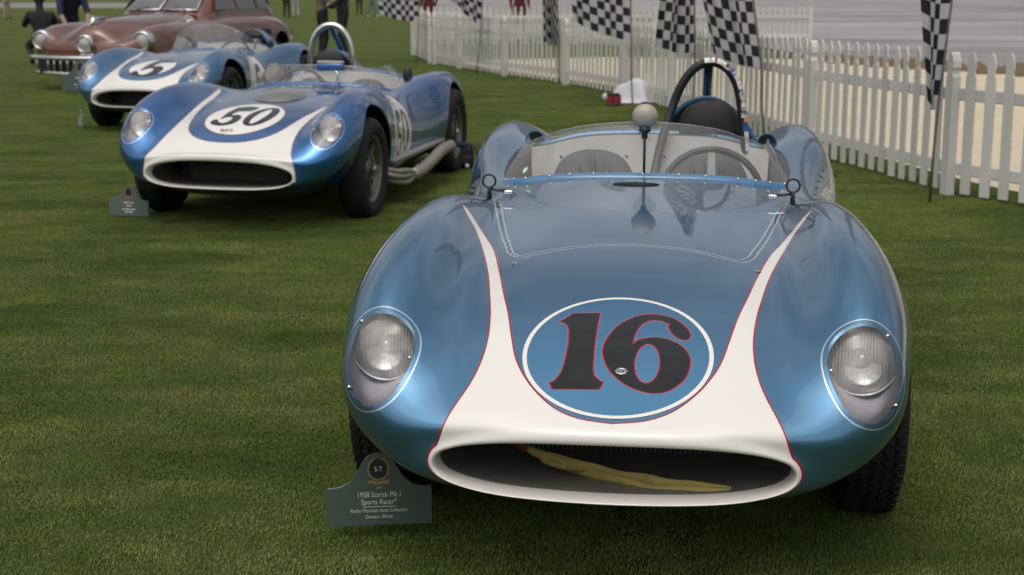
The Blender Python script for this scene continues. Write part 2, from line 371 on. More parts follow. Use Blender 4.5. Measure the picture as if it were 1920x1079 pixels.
class Surf:
    def __init__(s, rings, fit=3):
        half = np.array(rings, float); m = half.shape[1]
        mir = half[:, 1:m-1][:, ::-1] * np.array([-1, 1, 1])
        D = np.concatenate([half, mir], 1); s.D = D; s.n, s.m = D.shape[:2]; s.half = m - 1
        s.C = D.copy()
        for _ in range(fit): s.C = s.C + .85 * (D - s._knots())
    def _ext(s): return np.concatenate([2*s.C[:1]-s.C[1:2], s.C, 2*s.C[-1:]-s.C[-2:-1]], 0)
    def _knots(s):
        E = s._ext(); A = (E[:-2] + 4*E[1:-1] + E[2:]) / 6
        return (np.roll(A, 1, 1) + 4*A + np.roll(A, -1, 1)) / 6
    def ev(s, U, V):                       # arrays of parameters, same shape: u in 0..n-1, v in 0..m (periodic)
        E = s._ext(); U = np.asarray(U, float); V = np.asarray(V, float)
        i = np.clip(np.floor(U).astype(int), 0, s.n-2); j = np.floor(V).astype(int)
        wu, wv = bw(U - i), bw(V - j); out = 0
        for a in range(4):
            for b in range(4): out = out + (wu[a]*wv[b])[..., None] * E[i+a, (j+b-1) % s.m]
        return out
    def normal(s, U, V, e=1e-3):
        du = s.ev(np.minimum(U+e, s.n-1), V) - s.ev(np.maximum(U-e, 0), V); dv = s.ev(U, V+e) - s.ev(U, V-e)
        n = np.cross(dv, du); return n / (np.linalg.norm(n, axis=-1, keepdims=True) + 1e-12)
    def grid(s, uspan, vper):
        us = np.concatenate([np.linspace(i, i+1, k, endpoint=False) for i, k in enumerate(uspan)] + [[s.n-1]])
        vs = np.arange(s.m * vper) / vper
        return np.meshgrid(us, vs, indexing='ij')
def late_rings():                          # the two later cars: wider mouth, higher and fuller front fenders, lower tail
    R = []
    for r in RINGS:
        q = []
        for (x, y, z) in r:
            k = np.interp(y, [-.85, -.6, 0, .6], [1.13, 1.07, 1.03, 1.0])
            d = np.interp(y, [-.8, -.55, 0, .6, 1.6, 2.3, 3.0], [.0, .03, .03, 0, -.02, -.05, -.05])
            f = np.clip((abs(x) - .36) / .15, 0, 1) if y < 0.5 else 1
            if len(R) < 4: z = .345 + (z - .345) * 1.22
            q.append((x * k, y, z + d * np.clip((z - .3) / .25, 0, 1) * f))
        R.append(q)
    return R
# ---------------------------------------------------------------- painted shapes, in (x, w): w = z cos30 + y sin30, seen from ahead and above
A30 = math.radians(30)
N_ONE = [(-0.0516, 0.3451), (-0.1213, 0.3405), (-0.1253, 0.3332), (-0.151, 0.3078), (-0.1395, 0.3048), (-0.129, 0.296), (-0.1232, 0.2804), (-0.1199, 0.2415), (-0.121, 0.2081), (-0.1233, 0.1718), (-0.128, 0.1443), (-0.1354, 0.1288), (-0.1418, 0.1191), (-0.1516, 0.1131), (-0.1435, 0.0939), (-0.0345, 0.097), (-0.0259, 0.1197), (-0.0335, 0.122), (-0.043, 0.1304), (-0.0497, 0.1396), (-0.0533, 0.1549), (-0.0555, 0.2104), (-0.0552, 0.2608), (-0.0538, 0.3052)]
N_SIX = [(0.1158, 0.3057), (0.1194, 0.2901), (0.1275, 0.2751), (0.1401, 0.2628), (0.1555, 0.2564), (0.1661, 0.2601), (0.1705, 0.269), (0.1698, 0.2798), (0.164, 0.2949), (0.1514, 0.3122), (0.1323, 0.3296), (0.1069, 0.3409), (0.0784, 0.3443), (0.0471, 0.3395), (0.0166, 0.3218), (-0.0068, 0.298), (-0.0233, 0.2685), (-0.0335, 0.2403), (-0.0364, 0.2112), (-0.0309, 0.1872), (-0.0199, 0.1601), (-0.0018, 0.1359), (0.0202, 0.116), (0.0444, 0.1021), (0.0712, 0.0929), (0.0917, 0.0912), (0.1119, 0.0947), (0.1348, 0.108), (0.1548, 0.1296), (0.1662, 0.153), (0.1711, 0.1805), (0.1709, 0.1963), (0.1652, 0.2162), (0.1497, 0.238), (0.1281, 0.2536), (0.1033, 0.2622), (0.0788, 0.2628), (0.0545, 0.2566), (0.0397, 0.2475), (0.0349, 0.2389), (0.0361, 0.2559), (0.041, 0.2799), (0.052, 0.3049), (0.067, 0.3184), (0.0825, 0.3223), (0.0982, 0.3199), (0.1125, 0.3132), (0.121, 0.3091)]
N_HOLE = [(0.1002, 0.1796), (0.0995, 0.1929), (0.0974, 0.2057), (0.0939, 0.2173), (0.0892, 0.227), (0.0835, 0.2342), (0.0772, 0.2386), (0.0706, 0.2399), (0.064, 0.2381), (0.0577, 0.2331), (0.0522, 0.2254), (0.0476, 0.2153), (0.0442, 0.2035), (0.0422, 0.1905), (0.0416, 0.1771), (0.0426, 0.1639), (0.0449, 0.1516), (0.0484, 0.1407), (0.0531, 0.1317), (0.0586, 0.1251), (0.0647, 0.1211), (0.0712, 0.12), (0.0775, 0.1217), (0.0836, 0.1262), (0.0891, 0.1332), (0.0937, 0.1426), (0.0972, 0.1538), (0.0994, 0.1663)]
N_RING = [(.226*math.cos(t), .2065 + .0 * t + (.2 if math.sin(t) > 0 else .19)*math.sin(t)) for t in np.linspace(0, 2*math.pi, 64, endpoint=False)]
STRIPE_IN = [(.520,.862),(.495,.832),(.458,.775),(.420,.712),(.384,.645),(.340,.520),(.312,.430),(.284,.345),(.262,.262),(.242,.192),(.216,.138),(.179,.0865),(.130,.041),(.072,.0145),(0,.004)]
STRIPE_OUT = [(.524,.866),(.490,.800),(.455,.737),(.413,.634),(.375,.525),(.347,.418),(.330,.340),(.321,.270),(.321,.205),(.330,.145),(.345,.095),(.372,.030),(.393,-.025),(.410,-.070),(.418,-.13),(.40,-.2)]
STRIPE_IN_L = [(.475,.90),(.452,.86),(.415,.71),(.385,.58),(.350,.45),(.318,.33),(.280,.245),(.21,.175),(.11,.135),(0,.125)]
STRIPE_OUT_L = [(.48,.905),(.465,.84),(.440,.70),(.410,.50),(.398,.38),(.397,.27),(.408,.16),(.430,.06),(.455,0),(.468,-.06),(.47,-.13),(.44,-.2)]
LAMP = [(.585,.315),(.625,.300),(.656,.262),(.669,.203),(.667,.152),(.653,.108),(.630,.070),(.602,.047),(.571,.039),(.540,.045),(.512,.067),(.491,.106),(.477,.153),(.473,.204),(.483,.250),(.510,.288),(.545,.309)]
LAMP_L = [(.60,.375),(.645,.362),(.680,.325),(.695,.268),(.690,.215),(.668,.160),(.635,.120),(.600,.105),(.560,.118),(.528,.160),(.510,.215),(.508,.270),(.522,.325),(.555,.362)]
HOODLINE = [(.460,1.0),(.449,.972),(.385,.767),(.345,.660),(.334,.630),(.318,.609),(.296,.598),(.26,.608),(.178,.640),(.09,.660),(0,.667)]
ONE_FIVE = [(608,487),(722,482),(708,508),(640,512),(625,537),(660,532),(692,545),(698,562),(682,580),(640,591),(590,590),(556,580),(553,567),(570,560),(590,572),(615,579),(640,575),(655,562),(652,550),(632,545),(605,551),(588,556)]
ZERO_O = [(797 + 74*math.cos(t) + 14*math.sin(t), 536 - 53*math.sin(t)) for t in np.linspace(0, 2*math.pi, 36, endpoint=False)]
ZERO_I = [(794 + 30*math.cos(t) + 14*math.sin(t), 536 - 43*math.sin(t)) for t in np.linspace(0, 2*math.pi, 30, endpoint=False)]
COCKPIT = [(0,1.155),(.20,1.158),(.36,1.168),(.455,1.20),(.505,1.30),(.528,1.50),(.515,1.72),(.46,1.87),(.30,1.93),(0,1.945)]
def both(half): return list(half) + [(-x, y) for x, y in list(half)[::-1]]
def stripe_poly(inn, out):
    i_, o_ = spline(inn, 8), spline(out, 8)
    right = np.concatenate([i_[::-1], o_]); left = right[::-1] * np.array([-1, 1])
    return np.concatenate([right, np.array([[.3, -.3], [-.3, -.3]]), left])
def poly_union(P, outs, holes=()):
    d = None
    for o in outs:
        s, g = sdf_poly(P, o)
        if d is None: d, G_ = s, g
        else: k = s < d; d = np.where(k, s, d); G_ = np.where(k[:, None], g, G_)
    for h in holes:
        s, g = sdf_poly(P, h); k = -s > d; d = np.where(k, -s, d); G_ = np.where(k[:, None], g, G_)
    return d, G_
def oval_num(polys, cx, cy, k=1.0, rx=.235, rw=.205, w0=.405): # digits measured in the oval of car fifty, to (x, w)
    return [[((x-cx)/187*rx*k, w0 - (y-cy)/78*rw*k) for x, y in p] for p in polys]
# ---------------------------------------------------------------- sports racing car
EW = np.array([0, math.sin(A30), math.cos(A30)])
def to_surface(sd, g, N):
    g3 = np.zeros_like(N); g3[:, 0] = g[:, 0]; g3 += g[:, 1:2] * EW
    t = g3 - (g3 * N).sum(1)[:, None] * N
    return sd / np.maximum(np.linalg.norm(t, axis=1), .35)
def xw(P): return np.stack([P[:, 0], P[:, 2]*math.cos(A30) + P[:, 1]*math.sin(A30)], 1)
def surf_z(S, x, y, top=True):                               # height of the upper skin above (x, y)
    if not hasattr(S, 'cache'):
        U, V = S.grid([4]*(S.n-1), 5); P = S.ev(U, V); N = S.normal(U, V); k = N[..., 2] > .15; S.cache = P[k]
    d = (S.cache[:, 0]-x)**2 + (S.cache[:, 1]-y)**2; i = np.argsort(d)[:5]; w_ = 1/(d[i]+1e-6); return float((S.cache[i, 2]*w_).sum()/w_.sum())
def patch(name, S, ur, vr, nu, nv, mt, parent, ring, outs, holes, lift=.0009, side=False, clipd=0.0, bold=0.0):
    U, V = np.meshgrid(np.linspace(*ur, nu), np.linspace(*vr, nv), indexing='ij'); P = S.ev(U, V).reshape(-1, 3); N = S.normal(U, V).reshape(-1, 3)
    Q = P[:, 1:3] if side else xw(P)
    r, g = sdf_poly(Q, ring); n, gn = poly_union(Q, outs, holes)
    if not side: r, n = to_surface(r, g, N), to_surface(n, gn, N)
    F = [[i*nv+j, i*nv+j+1, (i+1)*nv+j+1, (i+1)*nv+j] for i in range(nu-1) for j in range(nv-1)]
    A = dict(sd_ring=r, sd_num=n - bold, nx=N[:,0], ny=N[:,1], nz=N[:,2])
    (V1, F1, A1), _ = clip(P + N*lift, F, A, clipd - r)
    return V1, F1, A1
def finish_patch(name, V1, F1, A1, mt, parent):
    return mk(name, V1, F1, mt, parent, attrs=dict(sd_ring=A1['sd_ring'], sd_num=A1['sd_num']), normals=np.stack([A1['nx'], A1['ny'], A1['nz']], 1))
def make_wheel(root, x, y, side, r=.325, w=.165, steer=0.0, near=True):
    wh = link('wheel', None, root); wh.location = (x, y, r-.012); wh.rotation_euler = (0, 0, steer); wh.empty_display_size = .1
    M = Matrix.Rotation(math.pi/2, 4, 'Y')                   # lathe z -> local x
    h = w/2; rr = .205
    prof = [(rr, -h*.72), (rr+.02, -h*.93), (r*.80, -h), (r*.90, -h*.96), (r-.022, -h*.86), (r-.007, -h*.66), (r-.001, -h*.3), (r, 0)]
    prof = prof + [(a, -b) for a, b in prof[-2::-1]]
    g = G(); g.lathe(prof, 56, M); g.build('tyre', MAT['rubber'], wh)
    if near:
        t = G(); n = 58
        for row, (cx, wd) in enumerate([(-.056,.020), (-.029,.019), (0,.021), (.029,.019), (.056,.020)]):
            for k in range(n):
                a = 2*math.pi*(k + .5*(row % 2))/n; rad = r - (.0045 if abs(cx) > .04 else .0005) + .0015
                rot = Matrix.Rotation(a, 3, 'X') @ Matrix.Rotation(.42*(1 if row % 2 else -1), 3, 'Z')
                t.box(Matrix.Rotation(a, 3, 'X') @ Vector((cx*w/.165, 0, rad)), (wd, 2*math.pi*r/n*.74, .009), 0, Matrix.Rotation(a, 3, 'X') @ Matrix.Rotation(.35*(1 if row % 2 else -1), 3, 'Z'))
        tag(t.build('tread', MAT['rubber'], wh, False), kind='stuff')
    s = side
    rm = G(); rm.lathe([(rr+.004, -h*.74*s), (rr-.012, -h*.6*s), (rr-.03, 0), (rr-.02, h*.45*s), (rr-.008, h*.62*s)], 40, M); rm.lathe([(.0005, h*.02*s), (rr-.025, -h*.05*s)], 40, M)
    for k in range(6):
        a = 2*math.pi*k/6 + .3; rot = Matrix.Rotation(a, 3, 'X')
        rm.rbox(rot @ Vector((h*.22*s, 0, .115)), (.035, .042, .15), .01, 0, rot)
    rim_o = smooth_by_angle(rm.build('rim', MAT['mag'], wh), 35)
    lp = G(); lp.lathe([(rr-.010, h*.60*s), (rr-.004, h*.72*s), (rr+.008, h*.78*s), (rr+.010, h*.70*s)], 48, M); lp.build('rim_lip', MAT['rimlip'], wh)
    hb = G(); hb.lathe([(.058, h*.1*s), (.055, h*.45*s), (.04, h*.55*s), (.001, h*.56*s)], 24, M); hb.build('hub', MAT['rimlip'], wh)
    sp = G(); sp.lathe([(.03, h*.5*s), (.03, h*.8*s), (.018, h*.92*s), (.001, h*.94*s)], 20, M)
    for k in range(3):
        a = 2*math.pi*k/3 + .55; rot = Matrix.Rotation(a, 3, 'X'); q = [(0, -.016), (.03, -.017), (.105, -.009), (.112, 0), (.105, .009), (.03, .017), (0, .016)]
        Mx = rot.to_4x4() @ Matrix(((0,0,1,h*.74*s),(0,1,0,0),(1,0,0,0),(0,0,0,1)))
        sp.prism(q, .012, Mx)
    smooth_by_angle(sp.build('knock_off_nut', MAT['chrome'], wh), 35)
    return wh
def make_headlamp(root, sx, S, removed, cfg):
    V1, F1, A1 = removed; c = Vector(cfg['lamp_c']); c.x *= sx; r = cfg['lamp_r']
    N = np.stack([A1['nx'], A1['ny'], A1['nz']], 1)
    # bucket: the opening pushed back along y, narrowing a little
    hd = link('headlamp', None, root); hd.empty_display_size = .1
    d_, g_ = A1['sd_lamp'], None
    from collections import Counter
    cnt = Counter(); dirn = {}
    for fc in F1:
        for i in range(len(fc)):
            a, b = fc[i], fc[(i+1) % len(fc)]; k = (min(a, b), max(a, b)); cnt[k] += 1; dirn[k] = (a, b)
    nxt = {dirn[k][0]: dirn[k][1] for k, n_ in cnt.items() if n_ == 1}
    start = next(iter(nxt)); loop = [start]
    while nxt[loop[-1]] != start and len(loop) < 5000: loop.append(nxt[loop[-1]])
    B = G(); P0 = [V1[i] - N[i]*.003 for i in loop]; cen = np.mean(P0, 0); n = len(loop); back = cfg['lamp_c'][1] + .045
    def lev(t, yb): return [np.array([cen[0] + (p[0]-cen[0])*(1-.10*t), p[1]*(1-t) + yb*t, cen[2] + (p[2]-cen[2])*(1-.10*t)]) for p in P0]
    rows = [lev(0, back), lev(.35, back), lev(1, back)]
    Vb = [v for r_ in rows for v in r_] + [np.array([cen[0], back, cen[2]])]
    Fb = [[a*n+k, (a+1)*n+k, (a+1)*n+(k+1)%n, a*n+(k+1)%n] for a in range(2) for k in range(n)] + [[2*n+k, 3*n, 2*n+(k+1)%n] for k in range(n)]
    mk('bucket', Vb, [f[::-1] for f in Fb], MAT['bucket'], hd)
    M = Matrix.Translation(c) @ Matrix.Rotation(math.pi/2 - R(4), 4, 'X') @ Matrix.Rotation(0, 4, 'Z')
    l = G(); l.lathe([(r, 0), (r*.9, .012), (r*.7, .022), (r*.4, .031), (r*.15, .034), (.0005, .0345)], 40); lo = l.build('lens', MAT['lens'], hd); lo.matrix_local = M
    rf = G(); rf.lathe([(r*.985, -.001), (r*.86, -.016), (r*.62, -.032), (r*.3, -.043), (.012, -.046)], 36); rf.lathe([(.016, -.045), (.018, -.02), (.010, -.008), (.0005, -.006)], 16); fo_ = rf.build('reflector', MAT['reflector'], hd); fo_.matrix_local = M
    rg = G(); rg.lathe([(r*1.07, -.03), (r*1.07, -.004), (r*1.045, .006), (r*.99, .006), (r*.975, -.002)], 48); ro = rg.build('lamp_ring', MAT['chrome'], hd); ro.matrix_local = M
    co = mk('lamp_cover', V1 - N*.0015, F1, MAT['cover'], hd, normals=N)
    L = np.array([v for v in (V1[i] for i in loop)])
    for fx, fw in ((.75*sx, .75), (-.97*sx, .1), (.75*sx, -.62)):
        tgt = cen[0] + fx*.09, cen[2] + fw*.11
        i = int(np.argmin((L[:,0]-tgt[0])**2 + (L[:,2]-tgt[1])**2)); p = L[i]*.93 + cen*.07; j = int(np.argmin(((V1-p)**2).sum(1))); p = V1[j]
        s = G(); s.ball(tuple(p), .0055, 10, 6); s.build('screw', MAT['chrome'], hd)
    return hd
def make_body(root, S, cfg):
    k = cfg.get('lod', 1); U, V = S.grid([max(3, int(a*k)) for a in USPAN], max(6, int(12*k)))
    nu, nv = U.shape; P = S.ev(U, V).reshape(-1, 3); N = S.normal(U, V).reshape(-1, 3)
    F = [[i*nv+j, i*nv+(j+1)%nv, (i+1)*nv+(j+1)%nv, (i+1)*nv+j] for i in range(nu-1) for j in range(nv)]
    F.append([(nu-1)*nv+j for j in range(nv)])
    Q = xw(P); sw, g = sdf_poly(Q, stripe_poly(cfg['inn'], cfg['out'])); sw = to_surface(sw, g, N)
    sw = np.where((N[:, 2] < -.25) | (P[:, 1] > 1.2), .05, sw)
    sw = np.minimum(sw, (U.ravel() - cfg.get('lip', 2.75)) * .025)
    Qa = Q.copy(); Qa[:, 0] = abs(Qa[:, 0]); sl, g = sdf_poly(Qa, spline(cfg['lamp'], 6, True)); sl = to_surface(sl, g * np.stack([np.sign(P[:,0]), np.ones(len(P))], 1), N)
    sl = np.where((N[:, 1] > .35) | (N[:, 2] < -.6) | (P[:, 1] > -.1) | (P[:, 2] < .37), .3, sl) + .0125
    sh, g = sdf_line(Qa, spline(HOODLINE, 6)); sh = to_surface(sh, g, N); sh = np.where((N[:, 2] < .3) | (abs(P[:, 1]-.34) > .52), .3, sh)
    A = dict(sd_white=sw, sd_lamp=sl, sd_hood=sh, nx=N[:,0], ny=N[:,1], nz=N[:,2])
    # wheel arches
    def arch(Vv, yc, rad): return np.maximum(np.maximum(np.hypot(Vv[:,1]-yc, Vv[:,2]-.33) - rad, .50 - abs(Vv[:,0])), -9)
    m = (P, F, A)
    for yc, rad in ((cfg.get('axle', 0), cfg['arch'][0]), (2.337, cfg['arch'][1])):
        m, _ = clip(m[0], m[1], m[2], arch(m[0], yc, rad))
    # cockpit opening
    cp = both(spline(COCKPIT, 6)); d, _ = sdf_poly(m[0][:, :2], cp); d = np.where(m[2]['nz'] < .2, .2, d); m, _ = clip(m[0], m[1], m[2], d)
    # headlamp openings
    m, rem = clip(m[0], m[1], m[2], m[2]['sd_lamp'])
    lamps = []
    for sx in (-1, 1):
        V1, F1, A1 = rem; fs = [f for f in F1 if V1[f[0]][0]*sx > 0]; used = sorted({i for f in fs for i in f}); mp = {a: b for b, a in enumerate(used)}
        lamps.append((sx, (V1[used], [[mp[i] for i in f] for f in fs], {q: A1[q][used] for q in A1})))
    Vv, Ff, Aa = rim(m[0], m[1], m[2], .010)
    nn = np.stack([Aa['nx'], Aa['ny'], Aa['nz']], 1); nb = len(m[0])
    o = mk('body', Vv, Ff, cfg['paint'], root, attrs={q: Aa[q] for q in ('sd_white', 'sd_lamp', 'sd_hood')}, normals=nn)
    for sx, r_ in lamps: make_headlamp(root, sx, S, r_, cfg)
    # arch liners
    for yc, rad in ((cfg.get('axle', 0), cfg['arch'][0]), (2.337, cfg['arch'][1])):
        for sx in (-1, 1):
            g = G(); n = 28; V_, F_ = [], []
            for i in range(n+1):
                a = -.35 + (math.pi+.7)*i/n
                for xx, rr in ((.40, .05), (.40, rad+.02), (.62, rad+.02)): V_.append((sx*xx, yc + rr*math.cos(a), min(.33 + rr*math.sin(a), .60)))
            for i in range(n):
                for q in range(2): F_.append((i*3+q, i*3+q+1, i*3+q+4, i*3+q+3))
            g.add(V_, F_).build('wheel_arch_liner', MAT['dark'], root)
    return o
def make_mouth(root, S, cfg):
    # duct behind the mouth rim, radiator core, its frame
    ring = S.ev(np.zeros(88), np.arange(88)/4.); cen = ring.mean(0); g = G(); n = len(ring); V_ = []
    for t, k in ((0, 1.0), (.12, 1.03), (.5, 1.02), (1, .97)):
        for p in ring: V_.append((cen[0] + (p[0]-cen[0])*k, p[1] + (-.36 - p[1])*t, cen[2] + .01*t + (p[2]-cen[2])*(k + .35*t)))
    F_ = [(a*n+i, (a+1)*n+i, (a+1)*n+(i+1)%n, a*n+(i+1)%n) for a in range(3) for i in range(n)]
    g.add(V_, [f[::-1] for f in F_]).build('air_duct', MAT['duct'], root)
    rd = link('radiator', None, root); W = cfg['mouth_w']
    c = G(); c.box((0, -.40, .36), (W*1.8, .04, .21)); c.build('core', MAT['fin'], rd, False)
    f = G()
    for i in range(46): f.box((-W*.74 + W*1.48*i/45, -.423, .36), (.0022, .006, .19))
    tag(f.build('cooling_fins', MAT['duct'], rd, False), kind='stuff')
    t = G(); t.rbox((.02, -.50, .392), (W*1.15, .06, .042), .01); t.build('top_tank', MAT['black'], rd)
def make_cockpit(root, S, cfg):
    cp = both(spline(COCKPIT, 5)); n = len(cp); V_ = []
    for k, (dz, inset) in enumerate(((-.012, 1.004), (-.10, .985), (None, .93))):
        for (x, y) in cp:
            z = .24 if dz is None else surf_z(S, x, y) + dz
            V_.append((x*inset, 1.55 + (y-1.55)*inset, z))
    F_ = [(a*n+i, (a+1)*n+i, (a+1)*n+(i+1)%n, a*n+(i+1)%n) for a in range(2) for i in range(n)]; F_.append([2*n+i for i in range(n)])
    mk('cockpit_tub', V_, [f[::-1] for f in F_], MAT['alu'], root)
    b = link('bulkhead', None, root)
    # sloping aluminium panel behind the seats, following the deck edge
    xs = np.linspace(-.47, .47, 25); V_, F_ = [], []
    for x in xs:
        ye = 1.93 - .28*abs(x)**2.2
        zt = surf_z(S, x, ye) - .014
        for t in (0, .5, 1): V_.append((x*(1-.06*t), ye - .015 - .17*t, zt - .36*t))
    for i in range(24):
        for k in range(2): F_.append((i*3+k, i*3+k+1, i*3+k+4, i*3+k+3))
    mk('panel', V_, F_, MAT['alu'], b)
    for x in (-.35, -.09, .06, .12, -.2, .4):
        g = G(); t = .16 if x in (-.35, -.2) else .22; g.ball((x, 1.93 - .28*abs(x)**2.2 - .017 - .17*t, surf_z(S, x, 1.9) - .014 - .36*t), .006, 8, 6); g.build('bolt', MAT['black'], b)
    for x0 in cfg['seats']:
        s = link('seat', None, root); sh = []
        prof = [(-.165,.30),(-.165,.62),(-.155,.70),(-.12,.765),(-.06,.797),(0,.803),(.06,.797),(.12,.765),(.155,.70),(.165,.62),(.165,.30)]
        zt = cfg.get('seat_dz', 0)
        back = spline(prof, 4); V_, F_ = [], []
        for dy, k in ((.03, .97), (.0, 1.0), (-.03, .96), (-.04, .88)):
            for (x, z) in back: V_.append((x0 + x*k, 1.64 + dy - (.80-z)*.22, .3 + (z-.3)*(1 - (1-k)*.25) + zt))
        m_ = len(back)
        for a in range(3):
            for i in range(m_-1): F_.append((a*m_+i, a*m_+i+1, (a+1)*m_+i+1, (a+1)*m_+i))
        F_.append([3*m_+i for i in range(m_)]); F_.append([i for i in range(m_)][::-1])
        smooth_by_angle(mk('backrest', V_, F_, MAT['seat'], s), 50)
        for q in range(-2, 3):
            x = x0 + q*.056; zt2 = .785 - abs(q)*.022 + zt
            g = G(); g.tube([(x, 1.598 - (.80-z)*.22 - .004, z) for z in (.34, .45, .56, .67, zt2-.03, zt2-.008)], [.026]*5+[.012], 8, flat=.45); g.build('pleat', MAT['seat'], s)
        g = G(); g.rbox((x0, 1.34, .36 + zt), (.33, .42, .09), .03); g.build('cushion', MAT['seat'], s)
def make_wheel_steer(root, c, r, tilt=25):
    st_ = link('steering_wheel', None, root); M = Matrix.Translation(c) @ Matrix.Rotation(R(90-tilt), 4, 'X')
    g = G(); g.tube([M @ Vector((r*math.cos(a), r*math.sin(a), 0)) for a in np.linspace(0, 2*math.pi, 40, endpoint=False)], .0125, 8, closed=True); g.build('wheel_rim', MAT['black'], st_)
    for a in (90, 210, 330):
        g = G(); Mx = M @ Matrix.Rotation(R(a), 4, 'Z'); g.add([Mx @ Vector(v) for v in ((0,-.018,.0),(r,-.012,0),(r,.012,0),(0,.018,0),(0,-.018,.004),(r,-.012,.004),(r,.012,.004),(0,.018,.004))], [(3,2,1,0),(4,5,6,7),(0,1,5,4),(2,3,7,6)]); g.build('spoke', MAT['duct'], st_, False)
    g = G(); g.lathe([(.035, -.01), (.035, .012), (.001, .02)], 18, M); g.tube([M @ Vector((0,0,-.01)), M @ Vector((0,0,-.3))], .014, 8); g.build('hub', MAT['black'], st_)
def make_screen(root, S, cfg):
    h0, h1 = cfg['screen_h']; w_ = link('windscreen', None, root); n = 49; base, top = [], []
    for i in range(n):
        a = R(-118 + 236*i/(n-1)); x = .508*math.copysign(abs(math.sin(a))**.82, math.sin(a)); y = 1.47 - .34*math.copysign(abs(math.cos(a))**(.32 if math.cos(a) > 0 else .8), math.cos(a))
        z = surf_z(S, x, y) + .004; f = abs(2*i/(n-1) - 1); h = h0 + (h1-h0)*min(1, f*1.35)**1.5
        if f > .74: h *= max(.25, 1 - (f-.74)*2.6)
        base.append((x, y, z)); top.append((x*(1 - .16*min(1, h/.13)), y + .05*(1-f)*h/.15 + .01, z + h))
    rows = 7; V_ = []
    for k in range(rows+1):
        t = k/rows
        for b, tp in zip(base, top): V_.append(tuple(b[q]*(1-t) + tp[q]*t + (.012*math.sin(math.pi*t) if q == 2 and 0 else 0) for q in range(3)))
    F_ = [(k*n+i, k*n+i+1, (k+1)*n+i+1, (k+1)*n+i) for k in range(rows) for i in range(n-1)]
    mk('pane', V_, F_, MAT['plexi'], w_)
    g = G(); g.tube([Vector(p) for p in top], .0028, 6); g.build('edge_strip', MAT['cover'] if cfg['num'] == '16' else MAT['steel'], w_)
    # base flange, a riveted strip of body colour
    V_ = []
    sel = range(9, n-9)
    for i in sel:
        b = Vector(base[i]); o = Vector((b.x, b.y - 1.47, 0)).normalized()
        for d_, dz in ((.022, -.006), (.017, .002), (.002, .010), (-.003, .009)):
            q = b + o*d_; V_.append((q.x, q.y, surf_z(S, q.x, q.y) + .004 + dz))
    m_ = len(list(sel)); F_ = [(i*4+k, i*4+k+1, i*4+k+5, i*4+k+4) for i in range(m_-1) for k in range(3)]
    mk('base_flange', V_, F_, MAT['sblue'] if cfg['num'] == '16' else cfg_blue, w_)
    for i in np.linspace(10, n-11, 13).astype(int):
        b = Vector(base[i]); o = Vector((b.x, b.y - 1.47, 0)).normalized(); q = b + o*.013; g = G(); g.ball((q.x, q.y, surf_z(S, q.x, q.y) + .012), .0048, 8, 6); g.build('rivet', MAT['chrome'], w_)
    return base, top
def hoop(pts, sub=6): return [Vector(p) for p in spline(pts, sub)]
def fairing(root, S, xc, y0, y1, w0, z0, mat_, padz):         # headrest fairing: hump on the rear deck, open at the front with a padded rest
    hr = link('headrest', None, root); V_, F_ = [], []; m = 21; ny = 16
    for i in range(ny+1):
        t = i/ny; y = y0 + (y1-y0)*t; k = (1 - t**1.7); hw = w0*(.25 + .75*k) + .01
        for j in range(m):
            s = -1 + 2*j/(m-1); x = xc + hw*1.35*s; base = surf_z(S, x, y) - .004
            prof = max(0, math.cos(min(1, abs(s)*1.15)*math.pi/2))**.62; fl = max(0, 1-abs(s)*1.0)**.5
            top = surf_z(S, xc, y); V_.append((x, y, base + max(0, (z0 - top)*k*prof) + .004))
    for i in range(ny):
        for j in range(m-1): F_.append((i*m+j, i*m+j+1, (i+1)*m+j+1, (i+1)*m+j))
    front = list(range(m)); bi = len(V_)
    for j in range(m): V_.append((V_[j][0]*.93 + xc*.07, y0 + .012, V_[j][2]-.014))
    F_ += [(j+1, j, bi+j, bi+j+1) for j in range(m-1)]
    bj = len(V_)
    for j in range(m): V_.append((V_[bi+j][0], y0 + .02, .78))
    Fd = [(bi+j+1, bi+j, bj+j, bj+j+1) for j in range(m-1)]
    mk('fairing', V_, F_ + Fd, [mat_, MAT['dark']], hr, midx=[0]*len(F_) + [1]*len(Fd))
    g = G(); P_ = []; F2 = []
    q = spline([(-.125,.0),(-.12,.05),(-.095,.100),(-.05,.127),(0,.135),(.05,.127),(.095,.100),(.12,.05),(.125,.0)], 4); nq = len(q)
    for dy, k in ((.01, 1.0), (-.015, 1.0), (-.03, .95), (-.036, .85)):
        for (x, z) in q: P_.append((xc + x*k*w0/.15, y0 + dy - .006, padz + .008*(1-k)*8 + z*k*w0/.15))
    for a in range(3):
        for i in range(nq-1): F2.append((a*nq+i, a*nq+i+1, (a+1)*nq+i+1, (a+1)*nq+i))
        F2.append((a*nq+nq-1, a*nq, (a+1)*nq, (a+1)*nq+nq-1))
    F2.append([3*nq+i for i in range(nq)])
    smooth_by_angle(mk('pad', P_, F2, MAT['leather'], hr), 50)
    return hr
